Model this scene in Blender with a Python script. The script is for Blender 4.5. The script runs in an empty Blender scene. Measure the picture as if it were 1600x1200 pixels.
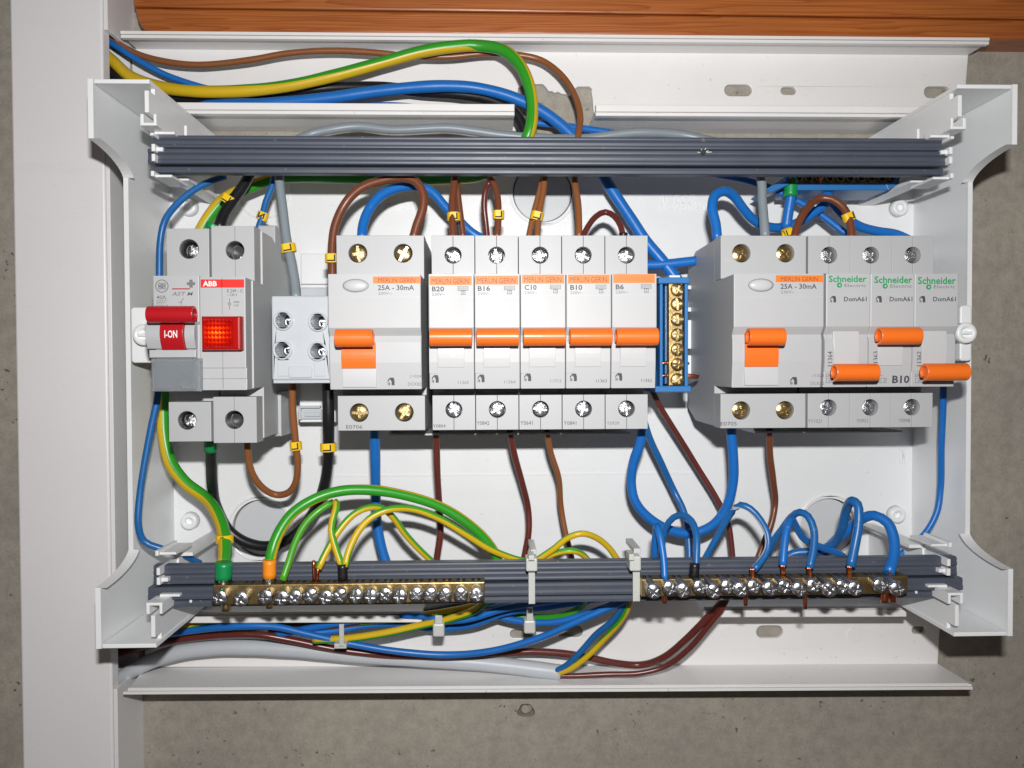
import bpy, bmesh, math, random
from mathutils import Vector, Matrix
from mathutils.geometry import tessellate_polygon
random.seed(7)
S = 0.001                                   # everything below is written in millimetres
SC = bpy.context.scene
COL = SC.collection

# ---------------------------------------------------------------- camera (fitted pose, mm)
FPX, CX, CY, CZ, YAW, PITCH, ROLL = 1247.5, -12.48, -406.6, -14.07, .0287, -.0209, -.0041
Fw = Vector((math.sin(YAW)*math.cos(PITCH), math.cos(YAW)*math.cos(PITCH), math.sin(PITCH)))
_R = Vector((math.cos(YAW), -math.sin(YAW), 0)); _U = _R.cross(Fw)
Rt = _R*math.cos(ROLL)+_U*math.sin(ROLL); Up = -_R*math.sin(ROLL)+_U*math.cos(ROLL)
cam = bpy.data.cameras.new('camera'); camo = bpy.data.objects.new('camera', cam); COL.objects.link(camo)
cam.sensor_width = 36; cam.lens = FPX/1600*36; cam.clip_start = .01; cam.clip_end = 20
M = Matrix((Rt, Up, -Fw)).transposed().to_4x4(); M.translation = Vector((CX, CY, CZ))*S
camo.matrix_world = M; SC.camera = camo

# ---------------------------------------------------------------- light: dim room + camera flash
W = bpy.data.worlds.new("World"); SC.world = W; W.use_nodes = True
bg = W.node_tree.nodes['Background']; bg.inputs[0].default_value = (1, .86, .78, 1); bg.inputs[1].default_value = .06
fl = bpy.data.lights.new('camera_flash', 'AREA'); fl.shape = 'RECTANGLE'; fl.size = .016; fl.size_y = .007
fl.energy = 1.72; fl.color = (1, .985, .97)
flo = bpy.data.objects.new('camera_flash', fl); COL.objects.link(flo)
flo.location = Vector((-6, -425, 38))*S
flo.rotation_euler = (Vector((10, 0, -6))*S-flo.location).to_track_quat('-Z', 'Y').to_euler()
SC.view_settings.view_transform = 'Standard'; SC.view_settings.look = 'None'
SC.view_settings.exposure = .07; SC.view_settings.gamma = 1
SC.cycles.max_bounces = 8; SC.cycles.use_denoising = True

def P(px, py, h):
    """photo pixel + height above the wall (mm) -> (x, z, h) in mm"""
    d = Fw+Rt*((px-800)/FPX)-Up*((py-600)/FPX)
    t = (-h-CY)/d.y
    return (CX+d.x*t, CZ+d.z*t, h)

# ---------------------------------------------------------------- materials
def lin(c):
    return tuple((v/12.92 if v <= .04045 else ((v+.055)/1.055)**2.4) for v in c)
def mat(name, col, rough=.4, metal=0, var=.04, nscale=60, bump=0, bscale=400, coat=0, spec=.5, **k):
    m = bpy.data.materials.new(name); m.use_nodes = True
    nt = m.node_tree; b = nt.nodes['Principled BSDF']
    tc = nt.nodes.new('ShaderNodeTexCoord')
    n = nt.nodes.new('ShaderNodeTexNoise'); n.inputs['Scale'].default_value = nscale; n.inputs['Detail'].default_value = 5
    nt.links.new(tc.outputs['Object'], n.inputs['Vector'])
    mx = nt.nodes.new('ShaderNodeMix'); mx.data_type = 'RGBA'
    mx.inputs[6].default_value = (*[c*(1-var) for c in col], 1); mx.inputs[7].default_value = (*[min(1, c*(1+var)) for c in col], 1)
    nt.links.new(n.outputs['Fac'], mx.inputs[0]); nt.links.new(mx.outputs[2], b.inputs['Base Color'])
    mr = nt.nodes.new('ShaderNodeMapRange'); mr.inputs[3].default_value = max(.02, rough-.06); mr.inputs[4].default_value = rough+.08
    nt.links.new(n.outputs['Fac'], mr.inputs[0]); nt.links.new(mr.outputs[0], b.inputs['Roughness'])
    b.inputs['Metallic'].default_value = metal
    b.inputs['Specular IOR Level'].default_value = spec
    b.inputs['Coat Weight'].default_value = coat; b.inputs['Coat Roughness'].default_value = .15
    if bump:
        n2 = nt.nodes.new('ShaderNodeTexNoise'); n2.inputs['Scale'].default_value = bscale; n2.inputs['Detail'].default_value = 4
        nt.links.new(tc.outputs['Object'], n2.inputs['Vector'])
        bp = nt.nodes.new('ShaderNodeBump'); bp.inputs['Strength'].default_value = bump; bp.inputs['Distance'].default_value = .0004
        nt.links.new(n2.outputs['Fac'], bp.inputs['Height']); nt.links.new(bp.outputs[0], b.inputs['Normal'])
    if k.get('specks'):
        amt = k['specks']
        n5 = nt.nodes.new('ShaderNodeTexNoise'); n5.inputs['Scale'].default_value = 420; n5.inputs['Detail'].default_value = 3
        n6 = nt.nodes.new('ShaderNodeTexNoise'); n6.inputs['Scale'].default_value = 26; n6.inputs['Detail'].default_value = 6; n6.inputs['Roughness'].default_value = .7
        n7 = nt.nodes.new('ShaderNodeTexNoise'); n7.inputs['Scale'].default_value = 9; n7.inputs['Detail'].default_value = 4
        mp7 = nt.nodes.new('ShaderNodeMapping'); mp7.inputs['Scale'].default_value = (.25, 1, 2.5)
        nt.links.new(tc.outputs['Object'], mp7.inputs['Vector']); nt.links.new(mp7.outputs[0], n6.inputs['Vector'])
        for q in (n5, n7): nt.links.new(tc.outputs['Object'], q.inputs['Vector'])
        a1 = nt.nodes.new('ShaderNodeMapRange'); a1.inputs[1].default_value = .70; a1.inputs[2].default_value = .76; nt.links.new(n5.outputs['Fac'], a1.inputs[0])
        a2 = nt.nodes.new('ShaderNodeMapRange'); a2.inputs[1].default_value = .55; a2.inputs[2].default_value = .80; a2.inputs[4].default_value = .35; nt.links.new(n6.outputs['Fac'], a2.inputs[0])
        a3 = nt.nodes.new('ShaderNodeMath'); a3.operation = 'ADD'; nt.links.new(a1.outputs[0], a3.inputs[0]); nt.links.new(a2.outputs[0], a3.inputs[1])
        a4 = nt.nodes.new('ShaderNodeMath'); a4.operation = 'MULTIPLY'; a4.inputs[1].default_value = amt; a4.use_clamp = True; nt.links.new(a3.outputs[0], a4.inputs[0])
        m2 = nt.nodes.new('ShaderNodeMix'); m2.data_type = 'RGBA'; m2.inputs[7].default_value = k.get('dirt', (.33, .29, .25, 1))
        nt.links.new(a4.outputs[0], m2.inputs[0]); nt.links.new(mx.outputs[2], m2.inputs[6]); nt.links.new(m2.outputs[2], b.inputs['Base Color'])
    if k.get('trans'): b.inputs['Transmission Weight'].default_value = k['trans']; b.inputs['IOR'].default_value = 1.45
    if k.get('sss'): b.inputs['Subsurface Weight'].default_value = k['sss']; b.inputs['Subsurface Radius'].default_value = (.002, .002, .002); b.inputs['Subsurface Scale'].default_value = .6
    return m
MT = {}
MT['white'] = mat('enclosure_white_plastic', (.80, .815, .825), .30, specks=.22, var=.02, bump=.10, bscale=700)
MT['trunk'] = mat('painted_trunking', (.81, .80, .795), .36, specks=.4, var=.035, nscale=30, bump=.10, bscale=500)
MT['lid'] = mat('trunking_lid_plastic', (.79, .78, .79), .42, specks=.25, var=.03, nscale=22, bump=.14, bscale=350)
MT['device'] = mat('device_light_grey_plastic', (.435, .445, .455), .46, specks=.10, var=.02, bump=.05, bscale=1500)
MT['device2'] = mat('device_grey_plastic', (.47, .48, .49), .44, specks=.12, var=.025, bump=.05, bscale=1500)
MT['insert'] = mat('satin_white_insert', (.50, .51, .52), .30, var=.02)
MT['block'] = mat('pale_off_white_plastic', (.50, .53, .56), .27, var=.02)
MT['rail'] = mat('slate_rail_plastic', (.064, .075, .103), .44, var=.12, nscale=90, specks=.5, bump=.06, bscale=600)
MT['orange'] = mat('orange_lever_plastic', (.80, .155, .015), .33, var=.04, bump=.08)
MT['orangeprint'] = mat('orange_print', (.80, .185, .015), .5)
MT['redprint'] = mat('red_print', (.72, .02, .015), .45)
MT['red'] = mat('crimson_lever_plastic', (.42, .008, .014), .3, var=.05)
MT['ink'] = mat('dark_grey_ink', (.055, .06, .075), .6)
MT['inksoft'] = mat('soft_grey_ink', (.16, .165, .18), .6)
MT['inkbrown'] = mat('brown_ink', (.17, .06, .03), .6)
MT['greenink'] = mat('green_ink', (.01, .30, .10), .5)
MT['whiteink'] = mat('white_ink', (.8, .8, .8), .5)
MT['zinc'] = mat('zinc_screw', (.60, .61, .63), .27, 1, var=.10, nscale=900, bump=.18, bscale=1200)
MT['dullzinc'] = mat('dull_zinc_terminal_screw', (.44, .45, .47), .30, 1, var=.25, nscale=1200, bump=.9, bscale=1300)
MT['brassscrew'] = mat('yellow_passivated_screw', (.50, .38, .19), .30, 1, var=.16, nscale=700, bump=.2, bscale=1200)
MT['brass'] = mat('brass_bar', (.45, .32, .14), .36, 1, var=.22, nscale=180, bump=.2, bscale=900)
MT['copper'] = mat('copper_strand', (.62, .20, .10), .3, 1, var=.15, nscale=600)
MT['dark'] = mat('dark_cavity', (.02, .018, .018), .7)
MT['bluebox'] = mat('blue_terminal_plastic', (.030, .17, .44), .32, var=.05)
MT['blue'] = mat('blue_pvc', (.010, .145, .50), .36, var=.09, nscale=70, bump=.12, specks=.22)
MT['blue2'] = mat('duller_blue_pvc', (.012, .125, .37), .33, var=.10, nscale=70, bump=.12, specks=.22)
MT['brown'] = mat('brown_pvc', (.165, .050, .022), .34, var=.12, nscale=80, bump=.12, specks=.22)
MT['ochre'] = mat('light_brown_pvc', (.25, .090, .030), .34, var=.10, nscale=80, bump=.12, specks=.22)
MT['darkred'] = mat('dark_reddish_brown_pvc', (.125, .026, .020), .28, var=.14, nscale=90, bump=.12, specks=.22)
MT['black'] = mat('black_pvc', (.010, .010, .012), .33, var=.2, bump=.1, specks=.10)
MT['grey'] = mat('grey_pvc', (.23, .27, .30), .38, var=.07, bump=.12, specks=.22)
MT['palegrey'] = mat('pale_grey_sheath', (.52, .55, .585), .40, var=.05, bump=.15, bscale=250, specks=.22)
MT['green'] = mat('green_pvc', (.030, .31, .018), .34, var=.09, bump=.12, specks=.22)
MT['lime'] = mat('light_green_pvc', (.07, .34, .02), .34, var=.09, bump=.12, specks=.22)
MT['yellow'] = mat('yellow_pvc', (.62, .42, .012), .36, var=.08, bump=.12, specks=.22)
MT['boot_green'] = mat('green_ferrule', (.005, .26, .07), .35)
MT['boot_orange'] = mat('orange_ferrule', (.85, .27, .015), .38)
MT['marker'] = mat('yellow_marker', (.83, .52, .006), .38, var=.04)
MT['tie'] = mat('natural_nylon', (.56, .58, .55), .35, var=.04, sss=.3)
MT['knock'] = mat('greyer_knockout_plastic', (.585, .605, .625), .34, var=.02)  # knockout discs toned greyer than the panel
MT['steel'] = mat('dark_clamp_steel', (.10, .10, .105), .35, .8, var=.3, nscale=500)
MT['clear'] = mat('smoky_clear_plastic', (.62, .66, .70), .12, var=.02, trans=.75)
MT['greycard'] = mat('grey_card', (.21, .245, .27), .35, var=.03, coat=.6)

def wall_mat():
    m = bpy.data.materials.new('concrete'); m.use_nodes = True; nt = m.node_tree; b = nt.nodes['Principled BSDF']
    tc = nt.nodes.new('ShaderNodeTexCoord')
    def noise(s, d=6, r=.6):
        n = nt.nodes.new('ShaderNodeTexNoise'); n.inputs['Scale'].default_value = s; n.inputs['Detail'].default_value = d; n.inputs['Roughness'].default_value = r
        nt.links.new(tc.outputs['Object'], n.inputs['Vector']); return n
    def ramp(src, stops):
        r = nt.nodes.new('ShaderNodeValToRGB'); e = r.color_ramp.elements
        while len(e) < len(stops): e.new(.5)
        for i, (p, c) in enumerate(stops): e[i].position = p; e[i].color = (*c, 1)
        nt.links.new(src, r.inputs[0]); return r
    n1 = noise(8, 9, .68); n2 = noise(150, 6, .7); n3 = noise(30, 5, .75); n4 = noise(800, 3, .6)
    r1 = ramp(n1.outputs['Fac'], [(.28, (.31, .288, .25)), (.52, (.365, .338, .292)), (.74, (.45, .41, .34))])
    def mul(a, bb, f=1.0, mode='MULTIPLY'):
        x = nt.nodes.new('ShaderNodeMix'); x.data_type = 'RGBA'; x.blend_type = mode; x.inputs[0].default_value = f
        nt.links.new(a, x.inputs[6]); nt.links.new(bb, x.inputs[7]); return x.outputs[2]
    r2 = ramp(n2.outputs['Fac'], [(.30, (.80, .80, .80)), (.60, (1.05, 1.05, 1.05))])
    c = mul(r1.outputs[0], r2.outputs[0])
    r3 = ramp(n4.outputs['Fac'], [(.3, (.90, .90, .90)), (.7, (1.07, 1.07, 1.06))]); c = mul(c, r3.outputs[0])
    # pits: small dark air holes gathered in patches
    vo = nt.nodes.new('ShaderNodeTexVoronoi'); vo.inputs['Scale'].default_value = 230
    ad = nt.nodes.new('ShaderNodeVectorMath'); ad.operation = 'ADD'
    sc = nt.nodes.new('ShaderNodeVectorMath'); sc.operation = 'SCALE'; sc.inputs['Scale'].default_value = .006
    nn = noise(300, 2); nt.links.new(nn.outputs['Color'], sc.inputs[0]); nt.links.new(tc.outputs['Object'], ad.inputs[0]); nt.links.new(sc.outputs[0], ad.inputs[1])
    nt.links.new(ad.outputs[0], vo.inputs['Vector'])
    rp = ramp(vo.outputs['Distance'], [(.12, (1, 1, 1)), (.24, (0, 0, 0))])
    rm = ramp(n3.outputs['Fac'], [(.53, (0, 0, 0)), (.60, (.8, .8, .8))])
    pm = nt.nodes.new('ShaderNodeMath'); pm.operation = 'MULTIPLY'; nt.links.new(rp.outputs[0], pm.inputs[0]); nt.links.new(rm.outputs[0], pm.inputs[1])
    x = nt.nodes.new('ShaderNodeMix'); x.data_type = 'RGBA'; x.inputs[7].default_value = (.06, .052, .045, 1)
    nt.links.new(pm.outputs[0], x.inputs[0]); nt.links.new(c, x.inputs[6])
    nt.links.new(x.outputs[2], b.inputs['Base Color']); b.inputs['Roughness'].default_value = .82; b.inputs['Specular IOR Level'].default_value = .25
    hm = nt.nodes.new('ShaderNodeMath'); hm.operation = 'SUBTRACT'; nt.links.new(n2.outputs['Fac'], hm.inputs[0]); nt.links.new(pm.outputs[0], hm.inputs[1])
    bp = nt.nodes.new('ShaderNodeBump'); bp.inputs['Strength'].default_value = .55; bp.inputs['Distance'].default_value = .0006
    nt.links.new(hm.outputs[0], bp.inputs['Height']); nt.links.new(bp.outputs[0], b.inputs['Normal'])
    return m
MT['concrete'] = wall_mat()

def wood_mat():
    m = bpy.data.materials.new('varnished_pine'); m.use_nodes = True; nt = m.node_tree; b = nt.nodes['Principled BSDF']
    tc = nt.nodes.new('ShaderNodeTexCoord')
    mp = nt.nodes.new('ShaderNodeMapping'); mp.inputs['Scale'].default_value = (1.5, 12, 42); mp.inputs['Rotation'].default_value = (0, math.radians(-1.2), 0)
    nt.links.new(tc.outputs['Object'], mp.inputs['Vector'])
    wn = nt.nodes.new('ShaderNodeTexNoise'); wn.inputs['Scale'].default_value = 2.2; wn.inputs['Detail'].default_value = 3; nt.links.new(mp.outputs[0], wn.inputs['Vector'])
    wv = nt.nodes.new('ShaderNodeMath'); wv.operation = 'MULTIPLY'; wv.inputs[1].default_value = 14; nt.links.new(wn.outputs['Fac'], wv.inputs[0])
    fr = nt.nodes.new('ShaderNodeMath'); fr.operation = 'FRACT'; nt.links.new(wv.outputs[0], fr.inputs[0])
    r = nt.nodes.new('ShaderNodeValToRGB'); e = r.color_ramp.elements
    e[0].position = 0; e[0].color = (.37, .112, .025, 1); e[1].position = 1; e[1].color = (.37, .112, .025, 1)
    for p, c in ((.50, (.355, .104, .023)), (.86, (.30, .080, .016)), (.95, (.26, .064, .013))): q = e.new(p); q.color = (*c, 1)
    nt.links.new(fr.outputs[0], r.inputs[0])
    mp2 = nt.nodes.new('ShaderNodeMapping'); mp2.inputs['Scale'].default_value = (8, 60, 900); nt.links.new(tc.outputs['Object'], mp2.inputs['Vector'])
    n2 = nt.nodes.new('ShaderNodeTexNoise'); n2.inputs['Scale'].default_value = 2; n2.inputs['Detail'].default_value = 5; nt.links.new(mp2.outputs[0], n2.inputs['Vector'])
    r2 = nt.nodes.new('ShaderNodeMapRange'); r2.inputs[3].default_value = .62; r2.inputs[4].default_value = 1.35; nt.links.new(n2.outputs['Fac'], r2.inputs[0])
    n3 = nt.nodes.new('ShaderNodeTexNoise'); n3.inputs['Scale'].default_value = 9; n3.inputs['Detail'].default_value = 2; nt.links.new(tc.outputs['Object'], n3.inputs['Vector'])
    r3 = nt.nodes.new('ShaderNodeMapRange'); r3.inputs[3].default_value = .85; r3.inputs[4].default_value = 1.45; nt.links.new(n3.outputs['Fac'], r3.inputs[0])
    mm = nt.nodes.new('ShaderNodeMath'); mm.operation = 'MULTIPLY'; nt.links.new(r2.outputs[0], mm.inputs[0]); nt.links.new(r3.outputs[0], mm.inputs[1])
    vs = nt.nodes.new('ShaderNodeVectorMath'); vs.operation = 'SCALE'; nt.links.new(r.outputs[0], vs.inputs[0]); nt.links.new(mm.outputs[0], vs.inputs['Scale'])
    nt.links.new(vs.outputs[0], b.inputs['Base Color']); b.inputs['Roughness'].default_value = .36
    bp = nt.nodes.new('ShaderNodeBump'); bp.inputs['Strength'].default_value = .35; bp.inputs['Distance'].default_value = .0006
    nt.links.new(n2.outputs['Fac'], bp.inputs['Height']); nt.links.new(bp.outputs[0], b.inputs['Normal'])
    b.inputs['Coat Weight'].default_value = .25; b.inputs['Coat Roughness'].default_value = .2
    return m
MT['wood'] = wood_mat()

def lens_mat(nm, st, c0, c1, c2):
    m = bpy.data.materials.new(nm); m.use_nodes = True; nt = m.node_tree; b = nt.nodes['Principled BSDF']
    b.inputs['Base Color'].default_value = (.36, .004, .003, 1); b.inputs['Roughness'].default_value = .22
    b.inputs['Coat Weight'].default_value = .3
    tc = nt.nodes.new('ShaderNodeTexCoord')
    mp = nt.nodes.new('ShaderNodeMapping'); mp.vector_type = 'POINT'
    mp.inputs['Scale'].default_value = (150, 0, 190)
    nt.links.new(tc.outputs['Object'], mp.inputs['Vector'])
    ln = nt.nodes.new('ShaderNodeVectorMath'); ln.operation = 'LENGTH'; nt.links.new(mp.outputs[0], ln.inputs[0])
    r = nt.nodes.new('ShaderNodeValToRGB'); e = r.color_ramp.elements
    e[0].position = .1; e[0].color = (*c0, 1); e[1].position = 1; e[1].color = (*c2, 1)
    q = e.new(.55); q.color = (*c1, 1)
    nt.links.new(ln.outputs['Value'], r.inputs[0]); nt.links.new(r.outputs[0], b.inputs['Emission Color'])
    b.inputs['Emission Strength'].default_value = st
    return m
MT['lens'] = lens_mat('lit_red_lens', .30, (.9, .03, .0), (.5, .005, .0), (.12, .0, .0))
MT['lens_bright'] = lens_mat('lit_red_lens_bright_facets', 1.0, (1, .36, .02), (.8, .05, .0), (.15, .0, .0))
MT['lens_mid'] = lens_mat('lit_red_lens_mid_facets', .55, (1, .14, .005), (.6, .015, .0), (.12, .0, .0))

# ---------------------------------------------------------------- mesh builder; vertices are (x, z, h)
class MB:
    def __init__(s): s.v = []; s.f = []; s.sm = []; s.mi = []
    def add(s, vs, fs, smooth=False, mi=0):
        o = len(s.v); s.v += [tuple(p) for p in vs]
        for f in fs: s.f.append([i+o for i in f]); s.sm.append(smooth); s.mi.append(mi)
    def mesh(s, name, off=(0, 0, 0)):
        me = bpy.data.meshes.new(name)
        me.from_pydata([((x-off[0])*S, -(h-off[2])*S, (z-off[1])*S) for x, z, h in s.v], [], s.f)
        for p, a, b in zip(me.polygons, s.sm, s.mi): p.use_smooth = a; p.material_index = b
        bm = bmesh.new(); bm.from_mesh(me); bmesh.ops.recalc_face_normals(bm, faces=bm.faces); bm.to_mesh(me); bm.free()
        return me
ORG = {}
def tag(o, label=None, cat=None, group=None, kind=None):
    if label: o['label'] = label
    if cat: o['category'] = cat
    if group: o['group'] = group
    if kind: o['kind'] = kind
    return o
def thing(name, label, cat, org=(0, 0, 0), group=None):
    o = bpy.data.objects.new(name, None); COL.objects.link(o); o.empty_display_size = .01
    o.location = (org[0]*S, -org[2]*S, org[1]*S); ORG[o.name] = org
    return tag(o, label, cat, group)
def part(name, mb, m, parent=None, local=False, label=None):
    """mb in absolute mm unless local (then relative to parent's origin)"""
    org = ORG.get(parent.name, (0, 0, 0)) if parent else (0, 0, 0)
    me = mb if isinstance(mb, bpy.types.Mesh) else mb.mesh(name, (0, 0, 0) if local else org)
    if not len(me.materials):
        for q in (m if isinstance(m, (list, tuple)) else [m]): me.materials.append(MT[q])
    o = bpy.data.objects.new(name, me); COL.objects.link(o)
    if parent: o.parent = parent; ORG[o.name] = org
    if label: o['label'] = label
    return o
def single(name, mb, m, label, cat, org, group=None):
    me = mb.mesh(name, org)
    for q in (m if isinstance(m, (list, tuple)) else [m]): me.materials.append(MT[q])
    o = bpy.data.objects.new(name, me); COL.objects.link(o); o.location = (org[0]*S, -org[2]*S, org[1]*S); ORG[o.name] = org
    return tag(o, label, cat, group)
CACHE = {}
def cached(key, fn, m):
    if key not in CACHE:
        mb = fn(); me = mb.mesh(key)
        for q in (m if isinstance(m, (list, tuple)) else [m]): me.materials.append(MT[q])
        CACHE[key] = me
    return CACHE[key]

MAP = {'h': lambda u, v, w: (u, v, w), 'x': lambda u, v, w: (w, u, v), 'z': lambda u, v, w: (v, w, u)}
def area(l): return sum(l[i][0]*l[(i+1) % len(l)][1]-l[(i+1) % len(l)][0]*l[i][1] for i in range(len(l)))/2
def offset(l, d):
    n = len(l); out = []
    for i in range(n):
        a = Vector(l[i-1][:2]); b = Vector(l[i][:2]); c = Vector(l[(i+1) % n][:2])
        e1 = (b-a).normalized() if (b-a).length > 1e-9 else (c-b).normalized(); e2 = (c-b).normalized() if (c-b).length > 1e-9 else e1
        n1 = Vector((-e1.y, e1.x)); n2 = Vector((-e2.y, e2.x)); k = n1+n2
        k = n1 if k.length < 1e-6 else k.normalized()
        s = max(.45, k.dot(n1)); p = b+k*(d/s); out.append((p.x, p.y))
    return out
def prism(mb, loops, w0, w1, axis='h', ch=.25, smooth=False, mi=0, both=False, flat=False):
    """extrude outline (first loop) with holes along axis; w1 end gets a small rounded edge"""
    if not isinstance(loops[0][0], (tuple, list, Vector)): loops = [loops]
    L = []
    for i, l in enumerate(loops):
        l = [tuple(p[:2]) for p in l]
        if (area(l) > 0) != (i == 0): l = l[::-1]
        L.append(l)
    steps = [(0, w0)] if not both or ch <= 0 else [(ch, w0), (ch*.3, w0+(ch*.3 if w1 > w0 else -ch*.3)), (0, w0+(ch if w1 > w0 else -ch))]
    sg = 1 if w1 > w0 else -1
    steps += [(0, w1)] if ch <= 0 else [(0, w1-ch*sg), (ch*.3, w1-ch*.3*sg), (ch, w1)]
    f = MAP[axis]; rings = []; vs = []; fs = []
    for d, w in steps:
        st = len(vs); R = []
        for l in L:
            q = offset(l, d) if d else l
            R.append((len(vs), len(q))); vs += [f(a, b, w) for a, b in q]
        rings.append((st, R))
    for k in range(len(rings)-1):
        for (a, n), (b, _) in zip(rings[k][1], rings[k+1][1]):
            for i in range(n): j = (i+1) % n; fs.append([a+i, a+j, b+j, b+i])
    mb.add(vs, fs, smooth, mi)
    tri = tessellate_polygon([[Vector((a, b, 0)) for a, b in l] for l in L])
    o = len(mb.v)-len(vs)
    for st, _ in ((rings[0]), (rings[-1])):
        for t in tri: mb.f.append([o+st+i for i in t]); mb.sm.append(False); mb.mi.append(mi)
    return mb
def box(mb, x0, x1, z0, z1, h0, h1, ch=.2, mi=0):
    return prism(mb, [(x0, z0), (x1, z0), (x1, z1), (x0, z1)], h0, h1, 'h', ch, mi=mi)
def pbox(mb, px0, py0, px1, py1, h0, h1, ch=.2, mi=0):
    a = P(px0, py1, h1); b = P(px1, py0, h1); return box(mb, a[0], b[0], a[1], b[1], h0, h1, ch, mi)
def circ(cx, cz, r, n=28, a0=0, a1=2*math.pi, end=False):
    return [(cx+r*math.cos(a0+(a1-a0)*i/(n-1 if end else n)), cz+r*math.sin(a0+(a1-a0)*i/(n-1 if end else n))) for i in range(n)]
def rrect(x0, x1, z0, z1, r, n=5):
    o = []
    for cx, cz, a in ((x1-r, z1-r, 0), (x0+r, z1-r, 90), (x0+r, z0+r, 180), (x1-r, z0+r, 270)):
        o += [(cx+r*math.cos(math.radians(a+90*i/n)), cz+r*math.sin(math.radians(a+90*i/n))) for i in range(n+1)]
    return o
def lathe(mb, cx, cz, prof, n=28, smooth=True, mi=0):
    """prof: list of (r, h); revolve about the h axis"""
    vs = []; fs = []
    for r, h in prof:
        for i in range(n): a = 2*math.pi*i/n; vs.append((cx+r*math.cos(a), cz+r*math.sin(a), h))
    for k in range(len(prof)-1):
        for i in range(n): j = (i+1) % n; fs.append([k*n+i, k*n+j, (k+1)*n+j, (k+1)*n+i])
    fs.append(list(range(n))); fs.append([(len(prof)-1)*n+i for i in range(n)])
    mb.add(vs, fs, smooth, mi); mb.sm[-1] = mb.sm[-2] = False
    return mb
def smoothpath(pts, step=2.2):
    pts = [Vector(p) for p in pts]
    if len(pts) == 2: pts = [pts[0], pts[0].lerp(pts[1], .5), pts[1]]
    e = [pts[0]*2-pts[1]]+pts+[pts[-1]*2-pts[-2]]
    out = []
    for i in range(1, len(e)-2):
        p0, p1, p2, p3 = e[i-1:i+3]
        t01 = max(1e-4, (p1-p0).length**.5); t12 = max(1e-4, (p2-p1).length**.5); t23 = max(1e-4, (p3-p2).length**.5)
        m1 = ((p1-p0)/t01-(p2-p0)/(t01+t12)+(p2-p1)/t12)*t12
        m2 = ((p2-p1)/t12-(p3-p1)/(t12+t23)+(p3-p2)/t23)*t12
        n = max(2, int((p2-p1).length/step))
        for k in range(n):
            t = k/n; t2 = t*t; t3 = t2*t
            out.append(p1*(2*t3-3*t2+1)+m1*(t3-2*t2+t)+p2*(-2*t3+3*t2)+m2*(t3-t2))
    out.append(pts[-1]); return out
def tube(mb, pts, r, n=16, stripe=None, raw=False, rf=None, thr=.15):
    """stripe: list of directions (x,z,h) along the run the second colour faces"""
    pp = [Vector(p) for p in pts] if raw else smoothpath(pts)
    N = len(pp); vs = []; fs = []; mi = []
    ref = Vector((.3, .2, 1))
    for i, p in enumerate(pp):
        t = (pp[min(i+1, N-1)]-pp[max(i-1, 0)]).normalized()
        if stripe:
            q = i/(N-1)*(len(stripe)-1); k = min(int(q), len(stripe)-2) if len(stripe) > 1 else 0
            d = Vector(stripe[k]).lerp(Vector(stripe[min(k+1, len(stripe)-1)]), q-k); ref = d
        a = (ref-t*ref.dot(t))
        if a.length < 1e-4: a = t.orthogonal()
        a.normalize(); b = t.cross(a); ref = a
        rr = r*(rf(i/(N-1)) if rf else 1)
        if not raw and N > 12:
            ar = i*.19+len(pp)*.7; rr *= 1+.022*math.sin(ar*1.7)+.012*math.sin(ar*4.3)
            p = p+(a*math.sin(ar*.9+1.1)+b*math.cos(ar*.63))*.16*min(1, i/6, (N-1-i)/6)
        for j in range(n):
            an = 2*math.pi*j/n; vs.append(p+(a*math.cos(an)+b*math.sin(an))*rr)
    for i in range(N-1):
        for j in range(n):
            k = (j+1) % n; fs.append([i*n+j, i*n+k, (i+1)*n+k, (i+1)*n+j])
            mi.append(1 if stripe and math.cos(2*math.pi*(j+.5)/n) > thr else 0)
    fs.append(list(range(n))); fs.append([(N-1)*n+j for j in range(n)]); mi += [0, 0]
    o = len(mb.v); mb.v += [tuple(v) for v in vs]
    for f, m in zip(fs, mi): mb.f.append([q+o for q in f]); mb.sm.append(True); mb.mi.append(m)
    mb.sm[-1] = mb.sm[-2] = False
    return mb

# flat print -------------------------------------------------------
TXT = {}
def textgeo(s, bold):
    if (s, bold) not in TXT:
        c = bpy.data.curves.new('t', 'FONT'); c.body = s; c.resolution_u = 2; c.offset = bold
        o = bpy.data.objects.new('t', c); COL.objects.link(o)
        bpy.context.view_layer.update()
        me = bpy.data.meshes.new_from_object(o.evaluated_get(bpy.context.evaluated_depsgraph_get()))
        v = [(q.co.x, q.co.y) for q in me.vertices]; f = [list(p.vertices) for p in me.polygons]
        bpy.data.objects.remove(o); bpy.data.curves.remove(c); bpy.data.meshes.remove(me)
        TXT[(s, bold)] = (v, f)
    return TXT[(s, bold)]
def HNOSE(z):
    pr = [(-22.5, 90.2), (-12, 91.3), (-4, 91.3), (-1.5, 90.7), (.6, 92.3), (1.6, 93), (60, 93)]
    if z <= pr[0][0]: return pr[0][1]
    for (a, b), (c, d) in zip(pr, pr[1:]):
        if a <= z <= c: return b+(d-b)*(z-a)/(c-a)
    return 93
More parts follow.
